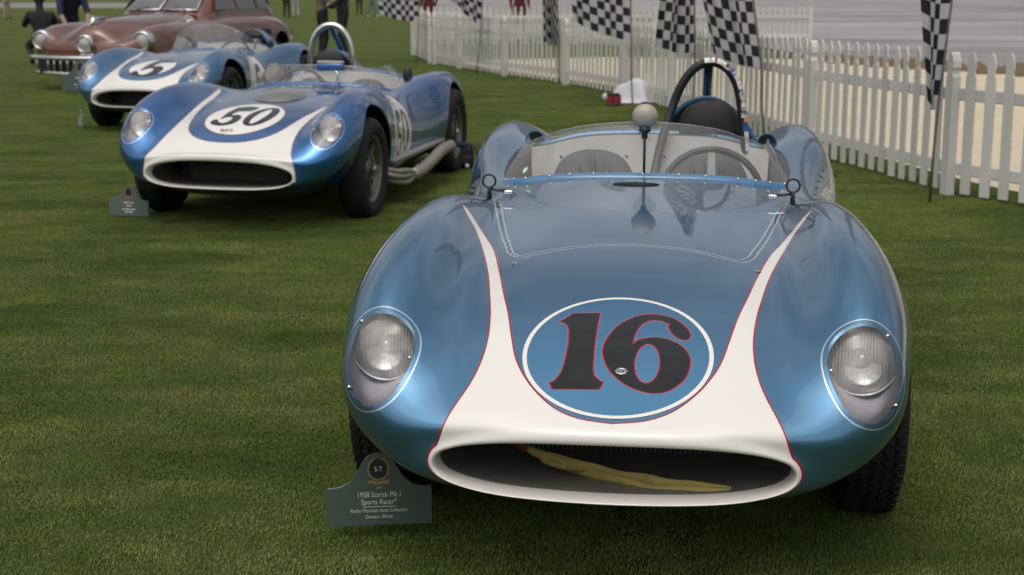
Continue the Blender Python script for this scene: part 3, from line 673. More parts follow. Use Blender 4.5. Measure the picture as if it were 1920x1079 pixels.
def half_scoop(root, p, r, mat_, ln=.16):
    g = G(); V_, F_ = [], []; n = 12; ny = 7
    for i in range(ny+1):
        t = i/ny
        for j in range(n+1): a = math.pi*j/n; k = math.sqrt(max(0, 1-t**2)); V_.append((p[0] + r*k*math.cos(a), p[1] + ln*t, p[2] + r*1.05*k*math.sin(a) - .02*t))
    for i in range(ny):
        for j in range(n): F_.append((i*(n+1)+j, i*(n+1)+j+1, (i+1)*(n+1)+j+1, (i+1)*(n+1)+j)[::-1])
    b = len(V_); V_ += [(v[0]*.86+p[0]*.14, v[1]+.008, v[2]*.86+p[2]*.14) for v in V_[:n+1]]
    F_ += [(j, j+1, b+j+1, b+j) for j in range(n)]; Fd = [[b+j for j in range(n+1)]]
    return mk('air_scoop', V_, F_ + Fd, [mat_, MAT['dark']], root, midx=[0]*len(F_)+[1])
def hood_pin(root, x, y, z, sx):
    p = link('hood_catch', None, root); p.location = (x, y, z)
    g = G(); g.tube([Vector((.021*math.cos(a), -.004, .044 + .021*math.sin(a))) for a in np.linspace(0, 2*math.pi, 24, endpoint=False)], .0035, 8, closed=True); g.build('pull_ring', MAT['black'], p)
    g = G(); g.tube([(0,-.004,.024), (0,0,.006), (0,.004,-.02)], [.006,.007,.009], 8); g.tube([(0,-.002,.018), (-sx*.03,-.002,.014), (-sx*.055,.004,.012)], .0042, 8); g.build('latch', MAT['black'], p)
    g = G(); g.rbox((-sx*.062, .006, .008), (.03,.018,.012), .004); g.build('bracket', MAT['chrome'], p)
# ================================================================= car sixteen, nearest the camera
def car16():
    S = Surf(RINGS); root = empty('race_car', (.317, 3.85, 0), -R(7))
    tag(root, 'big blue race car numbered 16, nearest, with white nose stripes and black roll bar', 'race car', 'blue race cars with white nose stripes parked on the lawn')
    cfg = dict(num='16', inn=STRIPE_IN, out=STRIPE_OUT, lamp=LAMP, lamp_c=(.578, -.462, .538), lamp_r=.0835, arch=(.365, .37), paint=MAT['blue16'], mouth_w=.37, seats=(-.205, .225), screen_h=(.178, .120), axle=.07)
    make_body(root, S, cfg); make_mouth(root, S, cfg); make_cockpit(root, S, cfg)
    for x in (-.655, .655): make_wheel(root, x, .07, 1 if x > 0 else -1)
    for x in (-.655, .655): make_wheel(root, x, 2.337, 1 if x > 0 else -1, .33, .175, near=False)
    finish_patch('number_roundel', *patch('number_roundel', S, (3.05, 7.6), (-2.3, 2.3), 230, 190, None, None, N_RING, [N_ONE, spline(N_SIX, 4, True)], [N_HOLE]), MAT['decal16'], root)
    base, top = make_screen(root, S, cfg)
    make_wheel_steer(root, Vector((.24, 1.44, .652)), .185, 22)
    fairing(root, S, .235, 1.975, 2.75, .150, .985, MAT['sblue'], .838)
    # roll bar
    rb = link('roll_bar', None, root); P = hoop([(-.02,1.60,.30),(.0,1.70,.55),(.045,1.84,.80),(.085,1.895,.94),(.122,1.90,1.035),(.172,1.90,1.10),(.235,1.90,1.124),(.295,1.90,1.10),(.337,1.90,1.035),(.357,1.895,.94),(.375,1.885,.80),(.39,1.87,.55),(.395,1.86,.30)])
    g = G(); g.tube(P, .0175, 14); g.build('hoop', MAT['black'], rb)
    g = G(); g.tube([(.225,1.905,1.113),(.225,2.15,1.02),(.225,2.45,.83)], .0175, 12); g.build('brace', MAT['dblue'], rb)
    cols = [(.75,.73,.7),(.7,.66,.6),(.03,.03,.04),(.75,.73,.7),(.5,.04,.04),(.78,.75,.7),(.7,.68,.62),(.04,.04,.05),(.72,.70,.66),(.72,.25,.05),(.02,.05,.3),(.05,.08,.35),(.7,.68,.65),(.45,.42,.38),(.74,.72,.68),(.3,.05,.05)]
    tot = [i for i, p in enumerate(P) if p.x > .22 and p.z > .70]
    for q, c_ in enumerate(cols*2):                                   # small event stickers along the right side of the hoop
        f = q/(len(cols)*2-1)*(len(tot)-2); i = tot[0] + int(f); t = f - int(f); p = P[i].lerp(P[i+1], t); dirv = (P[i+1]-P[i]).normalized()
        out = Vector((dirv.z, 0, -dirv.x)); 
        if out.x < 0 and p.x > .3: out = -out
        a0 = random.uniform(-.1, .15); up = Vector((0,-1,0))*math.cos(.9+a0) + out*math.sin(.9+a0) if out.dot(Vector((1,0,.4))) > 0 else Vector((0,-1,0))*.7 - out*.7
        up.normalize(); sd = dirv.cross(up); L = random.uniform(.010, .017); W = random.uniform(.012, .018)
        g = G(); V_ = [p + up*.0179*math.cos(b) + sd*.0179*math.sin(b) + dirv*e for e in (-L, L) for b in (-W/.018, -W/.036, 0, W/.036, W/.018)]
        g.add(V_, [(k, k+1, k+6, k+5) for k in range(4)])
        key = 'stk%d' % (q % len(cols))
        if key not in MAT: MAT[key] = plain('sticker colour %d' % (q % len(cols)), c_, .4, 0, .25, 60)
        g.build('sticker', MAT[key], rb)
    # round-backed mirror on a stalk
    mr = link('mirror', None, root); zc = surf_z(S, .003, 1.12)
    g = G(); g.tube([(.003,1.125,zc), (.003,1.13,zc+.09), (.003,1.135,.925)], .0045, 8); g.lathe([(.016,0),(.014,.004),(.005,.007)], 12, Matrix.Translation((.003,1.125,zc))); g.build('stalk', MAT['black'], mr)
    g = G(); g.lathe([(.001,-.035),(.010,-.032),(.011,-.012),(.020,-.008),(.022,0),(.016,.006),(.014,.02)], 14, Matrix.Translation((.003,1.135,.930))); g.build('clamp', MAT['black'], mr)
    g = G(); g.ball((.003,1.145,.974), .0445, 24, 14, sc_=(1,.72,.97)); g.build('shell', MAT['ballm'], mr)
    g = G(); g.lathe([(.039,0),(.040,.004),(.001,.005)], 24, Matrix.Translation((.003,1.165,.974)) @ Matrix.Rotation(-math.pi/2, 4, 'X')); g.build('mirror_glass', MAT['chrome'], mr)
    for sx in (-1, 1): half_scoop(root, (sx*.462, 1.93, surf_z(S, sx*.462, 1.95)-.004), .042, MAT['sblue'])
    for sx in (-1, 1): hood_pin(root, sx*.487, .76, surf_z(S, sx*.487, .76)+.012, sx)
    # cowl vent
    g = G(); g.ball((-.018,.965,surf_z(S, 0, .965)+.0005), .08, 24, 10, sc_=(1,.3,.10)); g.build('cowl_vent', MAT['dark'], root)
    # hood fastener in the numeral, and small clips at the panel corners
    g = G(); z = 0; y = -.617; z = surf_z(S, .012, y); Mx = Matrix.Translation((.012, y, z+.001)) @ Matrix.Rotation(R(20), 4, 'X')
    g.lathe([(.0135,0),(.013,.003),(.009,.0036),(.007,.002)], 16, Mx)
    fo = link('hood_fastener', None, root); g.build('washer', MAT['steel'], fo); g = G(); g.lathe([(.0055,.0),(.0055,.004),(.001,.0042)], 10, Mx); g.build('bolt', MAT['duct'], fo)
    for k in range(8):
        a = k*math.pi/4; g = G(); g.ball(tuple(Mx @ Vector((.0125*math.cos(a), .0125*math.sin(a), .001))), .0036, 8, 5, sc_=(1,1,.5)); g.build('washer_lobe', MAT['steel'], fo)
    for x in (-.305, .345):
        g = G(); g.rbox((x, -.045, surf_z(S, x, -.045)+.003), (.018,.01,.006), .002); g.build('hood_clip', MAT['duct'], root)
    # tow strap looped in the mouth
    def ribbon(pts, w, nm, mat_, par):
        P_ = spline(pts, 8); V_, F_ = [], []
        for i, p in enumerate(P_):
            tw = .25*math.sin(i*.35); V_ += [(p[0], p[1]+.006*math.sin(tw), p[2]+w/2), (p[0], p[1]-.003, p[2]), (p[0], p[1]-.006*math.sin(tw), p[2]-w/2)]
        n_ = len(P_)
        for i in range(n_):
            k_ = min(1, .25 + 1.2*i/n_*3, .12 + (n_-1-i)/n_*5); m_ = V_[i*3+1][2]; wob = .0015*math.sin(i*.55); V_[i*3:i*3+3] = [(a, b + .004*math.sin(i*.8+c_), m_ + (c - m_)*k_ + wob) for c_, (a, b, c) in enumerate(V_[i*3:i*3+3])]
        F_ = [(i*3+k, i*3+k+1, i*3+k+4, i*3+k+3) for i in range(n_-1) for k in range(2)]
        o = mk(nm, V_, F_, mat_, par); sm = o.modifiers.new('thickness', 'SOLIDIFY'); sm.thickness = .004; return o
    ts = link('tow_strap', None, root)
    ribbon([(-.222,-.60,.335),(-.15,-.62,.315),(-.05,-.65,.300),(.06,-.68,.290),(.16,-.70,.287),(.27,-.705,.290)], .034, 'webbing', MAT['strap'], ts)
    ribbon([(-.175,-.615,.306),(-.08,-.64,.297),(.03,-.685,.284),(.14,-.71,.278),(.27,-.712,.289)], .026, 'webbing', MAT['strap'], ts)
    ribbon([(-.265,-.57,.350),(-.24,-.59,.345),(-.205,-.605,.325)], .024, 'stitched_end', MAT['strapred'], ts)
    # screen sticker
    i = 9; b, tp = Vector(base[i]), Vector(top[i]); 
    def sp(u, t): j = int(u); return (Vector(base[j]).lerp(Vector(base[j+1]), u-j)).lerp(Vector(top[j]).lerp(Vector(top[j+1]), u-j), t)
    dk = link('screen_sticker', None, root)
    for nm, k, mt_ in (('green_disc', 1.0, 'green'), ('white_disc', .72, 'white')):
        c0 = sp(12.6, .24); V_ = []
        for a in np.linspace(0, 2*math.pi, 20, endpoint=False):
            q = sp(12.6 + .55*k*math.cos(a), .24 + .10*k*math.sin(a)); V_.append(q + Vector((-.3,-1,.2)).normalized()*(.001 if k == 1 else .0015))
        mk(nm, V_, [list(range(20))], MAT[mt_], dk, False)
    return root
# ================================================================= the two cars behind
def late_car(num):
    S = Surf(late_rings())
    if num == '50':
        root = empty('race_car', (-1.59, 9.14, 0), -R(10.5)); root.rotation_euler = (0, R(.6), -R(10.5))
        tag(root, 'deep blue race car numbered 50 with chrome roll hoop and side exhaust pipes', 'race car', 'blue race cars with white nose stripes parked on the lawn')
    else:
        root = empty('race_car', (-3.60, 15.1, 0), -R(11))
        tag(root, 'blue race car numbered 5 parked between car 50 and the brown saloon', 'race car', 'blue race cars with white nose stripes parked on the lawn')
    cfg = dict(num=num, inn=STRIPE_IN_L, out=STRIPE_OUT_L, lamp=LAMP_L, lamp_c=(.604, -.455, .590), lamp_r=.086, arch=(.385, .385), paint=MAT['blue50' if num == '50' else 'blue5'], mouth_w=.41, lod=.6,
               seats=(-.2, .22), screen_h=(.12, .15) if num == '50' else (.27, .15), lip=2.75, seat_dz=-.04)
    make_body(root, S, cfg); make_mouth(root, S, cfg); make_cockpit(root, S, cfg)
    for x in (-.665, .665):
        make_wheel(root, x, 0, 1 if x > 0 else -1, .322, .17, near=False); make_wheel(root, x, 2.337, 1 if x > 0 else -1, .335, .19, near=False)
    if num == '50':
        outs = oval_num([spline(ONE_FIVE, 2, True), ZERO_O], 712, 540, .9, w0=.416); holes = oval_num([ZERO_I], 712, 540, .9, w0=.416); w0, rw = .405, .205
    else:
        outs = oval_num([spline(ONE_FIVE, 2, True)], 626, 537, 1.62, w0=.40); holes = []; w0, rw = .40, .205
    ov = [(.238*math.cos(t), w0 + rw*math.sin(t)) for t in np.linspace(0, 2*math.pi, 60, endpoint=False)]
    finish_patch('number_roundel', *patch('number_roundel', S, (4.6, 9.2), (-2.4, 2.4), 170, 130, None, None, ov, outs, holes, bold=.003 if num == '50' else .007), MAT['decal50' if num == '50' else 'decal5'], root)
    # side roundel behind the front wheel arch (on the flank seen here)
    sy, sz = (.80, .46); so = [(sy + .30*math.cos(t), sz + .29*math.sin(t)) for t in np.linspace(0, 2*math.pi, 50, endpoint=False)]
    dg = [ZERO_O, spline(ONE_FIVE, 2, True)] if num == '50' else [spline(ONE_FIVE, 2, True)]
    cx = 712 if num == '50' else 626; f = lambda p: [(sy + (x-cx)/187*.27, sz - (y-537)/78*.21) for x, y in p]
    V1, F1, A1 = patch('p', S, (8.2, 13), (5.0, 9.3), 110, 90, None, None, so, [f(p) for p in dg], [f(ZERO_I)] if num == '50' else [], side=True)
    d = np.hypot(V1[:, 1], V1[:, 2]-.33) - cfg['arch'][0] - .004
    (V1, F1, A1), _ = clip(V1, F1, A1, d); finish_patch('door_roundel', V1, F1, A1, MAT['decal50' if num == '50' else 'decal5'], root)
    make_screen(root, S, cfg)
    dx = -.17 if num == '50' else .22
    make_wheel_steer(root, Vector((dx - .02, 1.30 if num == '50' else 1.40, .68)), .18, 28)
    fairing(root, S, dx, 1.97, 2.75, .15, .96, MAT['sblue'] if num == '5' else cfg_blue, .82)
    if num == '50':
        rb = link('roll_bar', None, root); x0 = -.15
        P = hoop([(x0-.16,1.93,.45),(x0-.165,1.94,.75),(x0-.16,1.945,.93),(x0-.13,1.945,1.05),(x0-.07,1.945,1.12),(x0,1.945,1.14),(x0+.07,1.945,1.12),(x0+.13,1.945,1.05),(x0+.16,1.945,.93),(x0+.165,1.94,.75),(x0+.16,1.93,.45)])
        g = G(); g.tube(P, .024, 14); g.build('hoop', MAT['chrome'], rb)
        g = G(); g.tube([(x0, 1.95, 1.12), (x0, 2.2, .95), (x0, 2.4, .78)], .018, 10); g.build('brace', cfg_blue, rb)
        sc_ = link('hood_scoop', None, root); z = surf_z(S, .02, .30)
        g = G(); V_, F_ = [], []
        for i in range(13):
            for j in range(19): u, v = -1 + 2*i/12, -1 + 2*j/18; r2 = min(1, math.hypot(u*.98, v*.98)); x, y = .02 + .165*v*math.sqrt(max(0, 1-u*u*.5)), .30 + .20*u*math.sqrt(max(0, 1-v*v*.5)); k = max(0, 1-(u*u*(1-v*v*.5) + v*v*(1-u*u*.5))); V_.append((x, y, surf_z(S, x, y) + .002 + .045*k**.6))
        for i in range(12):
            for j in range(18): F_.append((i*19+j, i*19+j+1, (i+1)*19+j+1, (i+1)*19+j))
        mk('bubble', V_, F_, MAT['bub'], sc_)
        mr = link('mirror', None, root); z = surf_z(S, .05, 1.12)
        g = G(); g.tube([(.16,1.10,z), (.155,1.11,z+.08), (.13,1.12,z+.10)], .008, 8); g.build('stalk', MAT['chrome'], mr)
        g = G(); g.rbox((.10, 1.13, z+.12), (.20, .05, .055), .018); g.build('shell', cfg_blue, mr); g = G(); g.rbox((.10, 1.135, z+.15), (.19, .05, .018), .007); g.build('cap', MAT['ballm'], mr)
        bt = text('BM', .040, 0, 0, root, MAT['black']); bt.location = (-.03, -.537, surf_z(S, -.03, -.537) + .007); bt.rotation_euler = (R(-73), 0, 0); bt.scale = (1.7, 1, 1)
        ex = link('side_exhaust', None, root)
        for k, (zz, y0) in enumerate(((.235, .42), (.205, .40), (.165, .44))):
            g = G(); g.tube(spline([(.60, y0, zz+.05), (.735, y0+.06, zz), (.775, y0+.25, zz-.02), (.78, y0+.5, .17+.02*k)], 5), .022, 10); g.build('header_pipe', MAT['pipe'], ex)
        g = G(); g.tube(spline([(.78,.80,.175),(.79,1.0,.185),(.79,1.3,.215),(.79,1.6,.255),(.80,1.86,.265)], 5), .043, 16); g.build('collector', MAT['pipe'], ex)
        g = G(); g.rbox((.715, 1.20, .30), (.06, 1.45, .035), .012); g.build('heat_shield', MAT['alu'], ex)
    else:
        mr = link('mirror', None, root); z = surf_z(S, .05, .98)
        g = G(); g.tube([(.45,1.4,.75), (.47,1.4,.88)], .008, 8); g.build('stalk', MAT['steel'], mr); g = G(); g.rbox((.47, 1.4, .90), (.13, .04, .05), .015); g.build('shell', MAT['black'], mr)
    for sx in (-1, 1):
        g = G(); y, x = 1.86, sx*.47; g.lathe([(.001,.075),(.02,.07),(.032,.045),(.036,0),(.036,-.02)], 16, Matrix.Translation((x, y, surf_z(S, x, y)))); g.build('fuel_cap', MAT['black'], root)
    return root
cfg_blue = plain('plain deep blue enamel', (.02, .10, .29), .25, .1, .06, coat=.7)
MAT['bub'] = plain('smoke grey bubble', (.20, .19, .18), .22, .3, .1, coat=.5)
# ================================================================= brown saloon with three headlamps
def saloon():
    MAT['brown'] = plain('brown lacquer', (.15, .052, .030), .2, .15, .12, 3, coat=1)
    MAT['pane'] = plain('window glass', (.12, .12, .12), .06, 0, .3, 3, spec=1)
    root = empty('vintage_saloon', (-5.72, 21.6, 0), -R(15)); tag(root, 'brown vintage saloon with three round headlamps and chrome bumper behind car 5', 'car')
    def s2(y, pts): return [(x, y, z) for x, z in pts]
    rings = [
     s2(-1.06, [(0,.70),(.1,.70),(.2,.69),(.3,.68),(.4,.66),(.5,.64),(.58,.60),(.6,.54),(.56,.48),(.45,.44),(.2,.42),(0,.42)]),
     [(0,-1.05,.80),(.15,-1.04,.79),(.32,-1.02,.72),(.45,-.99,.67),(.60,-.99,.69),(.74,-.97,.70),(.86,-.93,.66),(.90,-.90,.56),(.86,-.90,.45),(.7,-.95,.38),(.35,-1.0,.36),(0,-1.0,.36)],
     [(0,-.93,.90),(.18,-.92,.88),(.36,-.90,.78),(.50,-.88,.72),(.63,-.88,.79),(.77,-.87,.82),(.90,-.84,.77),(.96,-.80,.60),(.94,-.80,.44),(.82,-.82,.36),(.4,-.9,.33),(0,-.9,.33)],
     s2(-.60, [(0,.985),(.22,.96),(.42,.86),(.54,.80),(.65,.86),(.78,.895),(.91,.84),(.985,.64),(.97,.44),(.86,.34),(.4,.3),(0,.3)]),
     s2(-.15, [(0,1.02),(.24,1.0),(.46,.92),(.56,.87),(.66,.90),(.79,.93),(.92,.87),(1.0,.65),(.99,.44),(.88,.32),(.4,.28),(0,.28)]),
     s2(.45, [(0,1.05),(.26,1.035),(.50,.985),(.60,.95),(.70,.945),(.81,.935),(.93,.86),(1.0,.64),(1.0,.42),(.9,.3),(.4,.26),(0,.26)]),
     s2(1.1, [(0,1.08),(.28,1.07),(.52,1.04),(.62,1.02),(.72,.995),(.82,.96),(.93,.87),(.99,.64),(1.0,.42),(.9,.3),(.4,.26),(0,.26)]),
     s2(2.0, [(0,1.08),(.28,1.08),(.54,1.06),(.66,1.04),(.75,1.01),(.84,.97),(.93,.87),(.98,.64),(.99,.42),(.9,.3),(.4,.26),(0,.26)]),
     s2(2.6, [(0,1.08),(.28,1.08),(.54,1.06),(.66,1.04),(.76,1.01),(.87,.97),(.99,.87),(1.04,.64),(1.03,.42),(.92,.3),(.4,.26),(0,.26)]),
     s2(3.2, [(0,1.08),(.28,1.08),(.54,1.05),(.66,1.02),(.77,.995),(.89,.965),(1.02,.87),(1.08,.64),(1.06,.44),(.94,.32),(.4,.28),(0,.28)]),
     s2(3.8, [(0,1.0),(.28,.99),(.5,.95),(.62,.92),(.73,.90),(.84,.87),(.96,.78),(1.0,.6),(.98,.44),(.88,.34),(.4,.32),(0,.32)]),
     s2(4.3, [(0,.80),(.25,.79),(.42,.76),(.52,.74),(.62,.72),(.72,.69),(.8,.63),(.82,.54),(.8,.46),(.7,.40),(.35,.38),(0,.38)]),
     s2(4.48, [(0,.60),(.2,.60),(.3,.59),(.4,.58),(.46,.57),(.5,.56),(.54,.54),(.55,.52),(.53,.49),(.48,.47),(.25,.46),(0,.46)])]
    S = Surf(rings); U, V = S.grid([8]*12, 5); nu, nv = U.shape; P = S.ev(U, V).reshape(-1, 3); N = S.normal(U, V).reshape(-1, 3)
    F = [[i*nv+j, i*nv+(j+1)%nv, (i+1)*nv+(j+1)%nv, (i+1)*nv+j] for i in range(nu-1) for j in range(nv)] + [[(nu-1)*nv+j for j in range(nv)], [j for j in range(nv)][::-1]]
    m = (P, F, dict(nx=N[:,0], ny=N[:,1], nz=N[:,2]))
    for yc in (0, 3.25):
        Vv = m[0]; m, _ = clip(Vv, m[1], m[2], np.maximum(np.hypot(Vv[:,1]-yc, Vv[:,2]-.34) - .40, .6 - abs(Vv[:,0])))
    mk('body', m[0], m[1], MAT['brown'], root)
    # cabin
    V_, F_ = [], []; n = 40
    for z, hx, ya, yb, e in ((.98,.80,1.0,3.95,.35),(1.08,.785,1.12,3.85,.35),(1.25,.72,1.42,3.65,.38),(1.40,.66,1.66,3.45,.42),(1.49,.58,1.90,3.25,.5),(1.53,.35,2.2,3.0,.6),(1.535,.02,2.58,2.62,.8)):
        for k in range(n):
            a = 2*math.pi*k/n; cx, sy_ = math.cos(a), math.sin(a)
            V_.append((hx*math.copysign(abs(cx)**e, cx), (ya+yb)/2 + (yb-ya)/2*math.copysign(abs(sy_)**e, sy_), z))
    for i in range(6):
        for k in range(n): F_.append((i*n+k, i*n+(k+1)%n, (i+1)*n+(k+1)%n, (i+1)*n+k))
    mk('cabin', V_, F_, MAT['brown'], root)
    def fy(z): return np.interp(z, [.98,1.08,1.25,1.40,1.49], [1.0,1.12,1.42,1.66,1.90]) - .012
    def fx(z): return np.interp(z, [.98,1.08,1.25,1.40,1.49], [.80,.785,.72,.66,.58]) + .012
    for sx in (-1, 1):
        q = [(sx*.03, 1.105), (sx*.60, 1.10), (sx*.55, 1.26), (sx*.50, 1.385), (sx*.03, 1.39)]
        V_ = [(x, fy(z) - .03 + .09*abs(x)**2, z) for x, z in q]; o = mk('windscreen_pane', V_, [list(range(5))], MAT['pane'], root, False); sm = o.modifiers.new('t', 'SOLIDIFY'); sm.thickness = .01
        g = G(); g.tube([Vector(v) + Vector((0,-.005,0)) for v in V_] , .012, 6, closed=True); g.build('windscreen_trim', MAT['chrome'], o)
        g = G(); g.tube([(sx*.42, fy(1.10)-.03, 1.105), (sx*.22, fy(1.14)-.05, 1.15)], .006, 5); g.build('wiper', MAT['black'], root)
    for y0, y1 in ((1.50, 2.10), (2.20, 2.85), (2.95, 3.35)):
        for sx in (-1, 1):
            zt = 1.38; V_ = [(sx*(fx(z) + .0), y, z) for y, z in ((y0-.12 if y0 < 1.6 else y0, 1.10), (y1, 1.10), (y1, zt), (y0+.14 if y0 < 1.6 else y0, zt))]
            mk('side_window', V_, [(0,1,2,3)], MAT['pane'], root, False)
    # lamps
    for x, y, z, r in ((-.80,-.90,.70,.115), (.80,-.90,.70,.115), (0,-1.08,.66,.105)):
        h = link('headlamp', None, root); M = Matrix.Translation((x, y-.03, z)) @ Matrix.Rotation(math.pi/2, 4, 'X')
        g = G(); g.lathe([(r*1.25,-.10),(r*1.27,-.02),(r*1.18,.03),(r*1.0,.045),(r*.96,.02)], 28, M); g.build('bezel', MAT['chrome'], h)
        g = G(); g.lathe([(r*.98,.015),(r*.7,.035),(r*.3,.047),(.001,.05)], 24, M); g.build('lens', MAT['lens_plain'], h)
    # bumper with teeth
    b = link('bumper', None, root); bar = lambda z, hw, bow, zz: [(x, -1.22 + bow*(x/hw)**2, z + zz*abs(x/hw)) for x in np.linspace(-hw, hw, 21)]
    g = G(); g.tube(bar(.46, .98, .26, .0), .035, 10, flat=1.1); g.build('upper_bar', MAT['chrome'], b)
    g = G(); g.tube(bar(.235, .88, .22, .02), .028, 10); g.build('lower_bar', MAT['chrome'], b)
    for x in np.linspace(-.84, .84, 15):
        g = G(); y = -1.22 + .24*(x/.95)**2 + .01; g.rbox((x, y, .345), (.032, .03, .23), .008); g.build('tooth', MAT['chrome'], b)
    g = G(); g.box((0, -1.10, .34), (1.5, .02, .22)); g.build('grille_back', MAT['dark'], b, False)
    g = G(); g.rbox((0,-1.07,.505), (.22,.05,.05), .02); g.build('nose_badge', MAT['chrome'], root)
    g = G(); g.tube([(0,-.93,.93),(0,-.80,1.0),(0,-.55,1.03)], [.012,.03,.008], 8); g.prism([(-.06,0),(.06,0),(0,.16)], .03, Matrix.Translation((0,-.88,.90)) @ Matrix.Rotation(R(80), 4, 'X')); g.build('hood_ornament', MAT['chrome'], root)
    g = G(); g.tube([(0,-.75,.985),(0,-.15,1.025),(0,.45,1.055),(0,1.0,1.085)], .008, 6); g.build('hood_moulding', MAT['brown'], root)
    for sx in (-1, 1):
        g = G(); g.tube(spline([(sx*1.0,.42,.50),(sx*1.008,1.2,.50),(sx*1.0,2.0,.50),(sx*1.045,2.55,.50)], 6), .012, 6); g.build('side_moulding', MAT['chrome'], root)
        g = G(); g.tube([(sx*.93,.95,.90),(sx*.99,.97,.70),(sx*1.005,.98,.45)], .004, 5); g.build('door_seam', MAT['black'], root); g = G(); g.rbox((sx*.985,1.75,.76), (.03,.14,.025), .01); g.build('door_handle', MAT['chrome'], root)
    v = link('fender_vent', None, root)
    for k in range(5): g = G(); g.rbox((1.045+.008*k, 2.62+.035*k, .66), (.03,.012,.26), .004); g.build('louvre', MAT['dblue'] if k % 2 else MAT['black'], v)
    for x in (-.83, .83):
        make_wheel(root, x, 0, 1 if x > 0 else -1, .35, .17, near=False); make_wheel(root, x*1.02, 3.25, 1 if x > 0 else -1, .35, .17, near=False)
    return root
# ================================================================= the setting
def lawn_mat():
    m, t, b = newmat('mown lawn')
    tc = t.nodes.new('ShaderNodeTexCoord'); v = tc.outputs['Object']
    n1, n2, n3 = noise(t, .35, 5, .6, vec=v), noise(t, 3.2, 5, .6, vec=v), noise(t, 70, 4, .7, vec=v)
    c = mixc(t, ramp(t, n1, .3, .7), (.066, .102, .018), (.104, .142, .026))
    c = mixc(t, ramp(t, n2, .38, .72, 0, .65), c, (.140, .138, .042))
    c = mixc(t, ramp(t, n3, .35, .7, 0, .75), c, (.040, .055, .012))
    t.links.new(c, b.inputs['Base Color']); b.inputs['Roughness'].default_value = .9; b.inputs['Specular IOR Level'].default_value = .15
    bump(t, b, noise(t, 120, 4, .7, vec=v), .9, .02); return m
def sheet(name, pts, z, mt, label=None): g = G(); g.add([(x, y, z) for x, y in pts], [list(range(len(pts)))]); return tag(g.build(name, mt, None, False), kind='structure')
sheet('lawn', [(-600,-80),(600,-80),(600,900),(-600,900)], 0, lawn_mat())
def sand_mat():
    m, t, b = newmat('pale beach sand'); c = mixc(t, noise(t, 1.2, 5), (.50, .41, .28), (.66, .56, .41)); t.links.new(c, b.inputs['Base Color']); b.inputs['Roughness'].default_value = .95; bump(t, b, noise(t, 9, 5), .6, .05); return m
def water_mat():
    m, t, b = newmat('grey bay water'); tc = t.nodes.new('ShaderNodeTexCoord'); mp = t.nodes.new('ShaderNodeMapping'); mp.inputs['Scale'].default_value = (.16, .6, 1); t.links.new(tc.outputs['Object'], mp.inputs[0])
    n1 = noise(t, .5, 6, .6, vec=mp.outputs[0]); n2 = noise(t, .22, 6, .62, vec=mp.outputs[0])
    c = mixc(t, ramp(t, n2, .36, .56), (.10, .083, .072), (.37, .34, .325)); c = mixc(t, ramp(t, noise(t, 1.6, 4, .7, vec=mp.outputs[0]), .55, .72, 0, .5), c, (.52, .49, .47)); t.links.new(c, b.inputs['Base Color']); b.inputs['Roughness'].default_value = .32; b.inputs['Specular IOR Level'].default_value = .5
    bump(t, b, n1, 1.0, 1.2); return m
MAT['sand'] = sand_mat()
FENCE = [(4.9,6.6),(4.1,7.9),(3.40,9.30),(2.96,10.2),(2.66,11.7),(2.36,13.8),(2.10,15.8),(1.80,17.8),(1.32,20.5),(.50,22.7),(-.45,25.0),(-1.47,28.05)]
fl = spline(FENCE, 12)
sheet('beach', [(x+.55, y+.1) for x, y in fl[::3]][::1] + [(-1.0,29.5),(2,31),(6,30),(9,24.5),(14,21),(30,12),(30,2)], .004, MAT['sand'])
def kelp():
    V_, F_ = [], []; line = spline([(6.3,29.5),(9.2,24.2),(14,20.6),(22,16),(32,11)], 30)
    for i, p in enumerate(line):
        w_ = .5 + .3*math.sin(i*1.7) + .2*random.random()
        for k in range(5): a = math.pi*k/4; V_.append((p[0] + w_*.6*math.cos(a), p[1] + w_*math.cos(a), .01 + .12*math.sin(a)*(.5+random.random())))
    for i in range(len(line)-1):
        for k in range(4): F_.append((i*5+k, i*5+k+1, (i+1)*5+k+1, (i+1)*5+k))
    o = mk('kelp_line', V_, F_, plain('brown wrack', (.14, .09, .045), .9, 0, .4, 5), None); tag(o, kind='structure')
kelp()
sheet('bay_water', [(6.4,30.2),(9.6,24.6),(14.3,21),(30,12.5),(60,-10),(600,-10),(600,890),(-50,890),(-10,170),(-6,110),(-3,47),(6.0,47)], .012, water_mat())
sheet('far_path', [(-200,118),(-26,118),(-30,165),(-200,165)], .004, plain('pale gravel', (.22,.21,.19), .9, 0, .2, .3))
# ---------------------------------------------------------------- picket fences
def fence_mat():
    m, t, b = newmat('white vinyl'); oi = t.nodes.new('ShaderNodeObjectInfo'); c = mixc(t, oi.outputs['Random'], (.70, .675, .63), (.60, .575, .53)); c = mixc(t, ramp(t, noise(t, 7, 5), .55, .8, 0, .35), c, (.42, .39, .33)); t.links.new(c, b.inputs['Base Color']); b.inputs['Roughness'].default_value = .45; return m
MAT['fence'] = fence_mat()
PK = [(-.5,0),(.5,0),(.5,.80),(.36,.825),(.36,.845),(.46,.865),(.40,.91),(.22,.95),(0,.966),(-.22,.95),(-.40,.91),(-.46,.865),(-.36,.845),(-.36,.825),(-.5,.80)]
def picket_mesh(w_, th, h=.966, name='picket'):
    g = G(); g.prism([(x*w_, z*h/.966) for x, z in PK], th, Matrix(((1,0,0,0),(0,0,-1,th/2),(0,1,0,0),(0,0,0,1))))
    me = bpy.data.meshes.new(name); me.from_pydata(g.V, [], g.F); me.materials.append(MAT['fence']); return me
PM, POST = picket_mesh(.082, .013), picket_mesh(.095, .06, .985, 'fence_post')
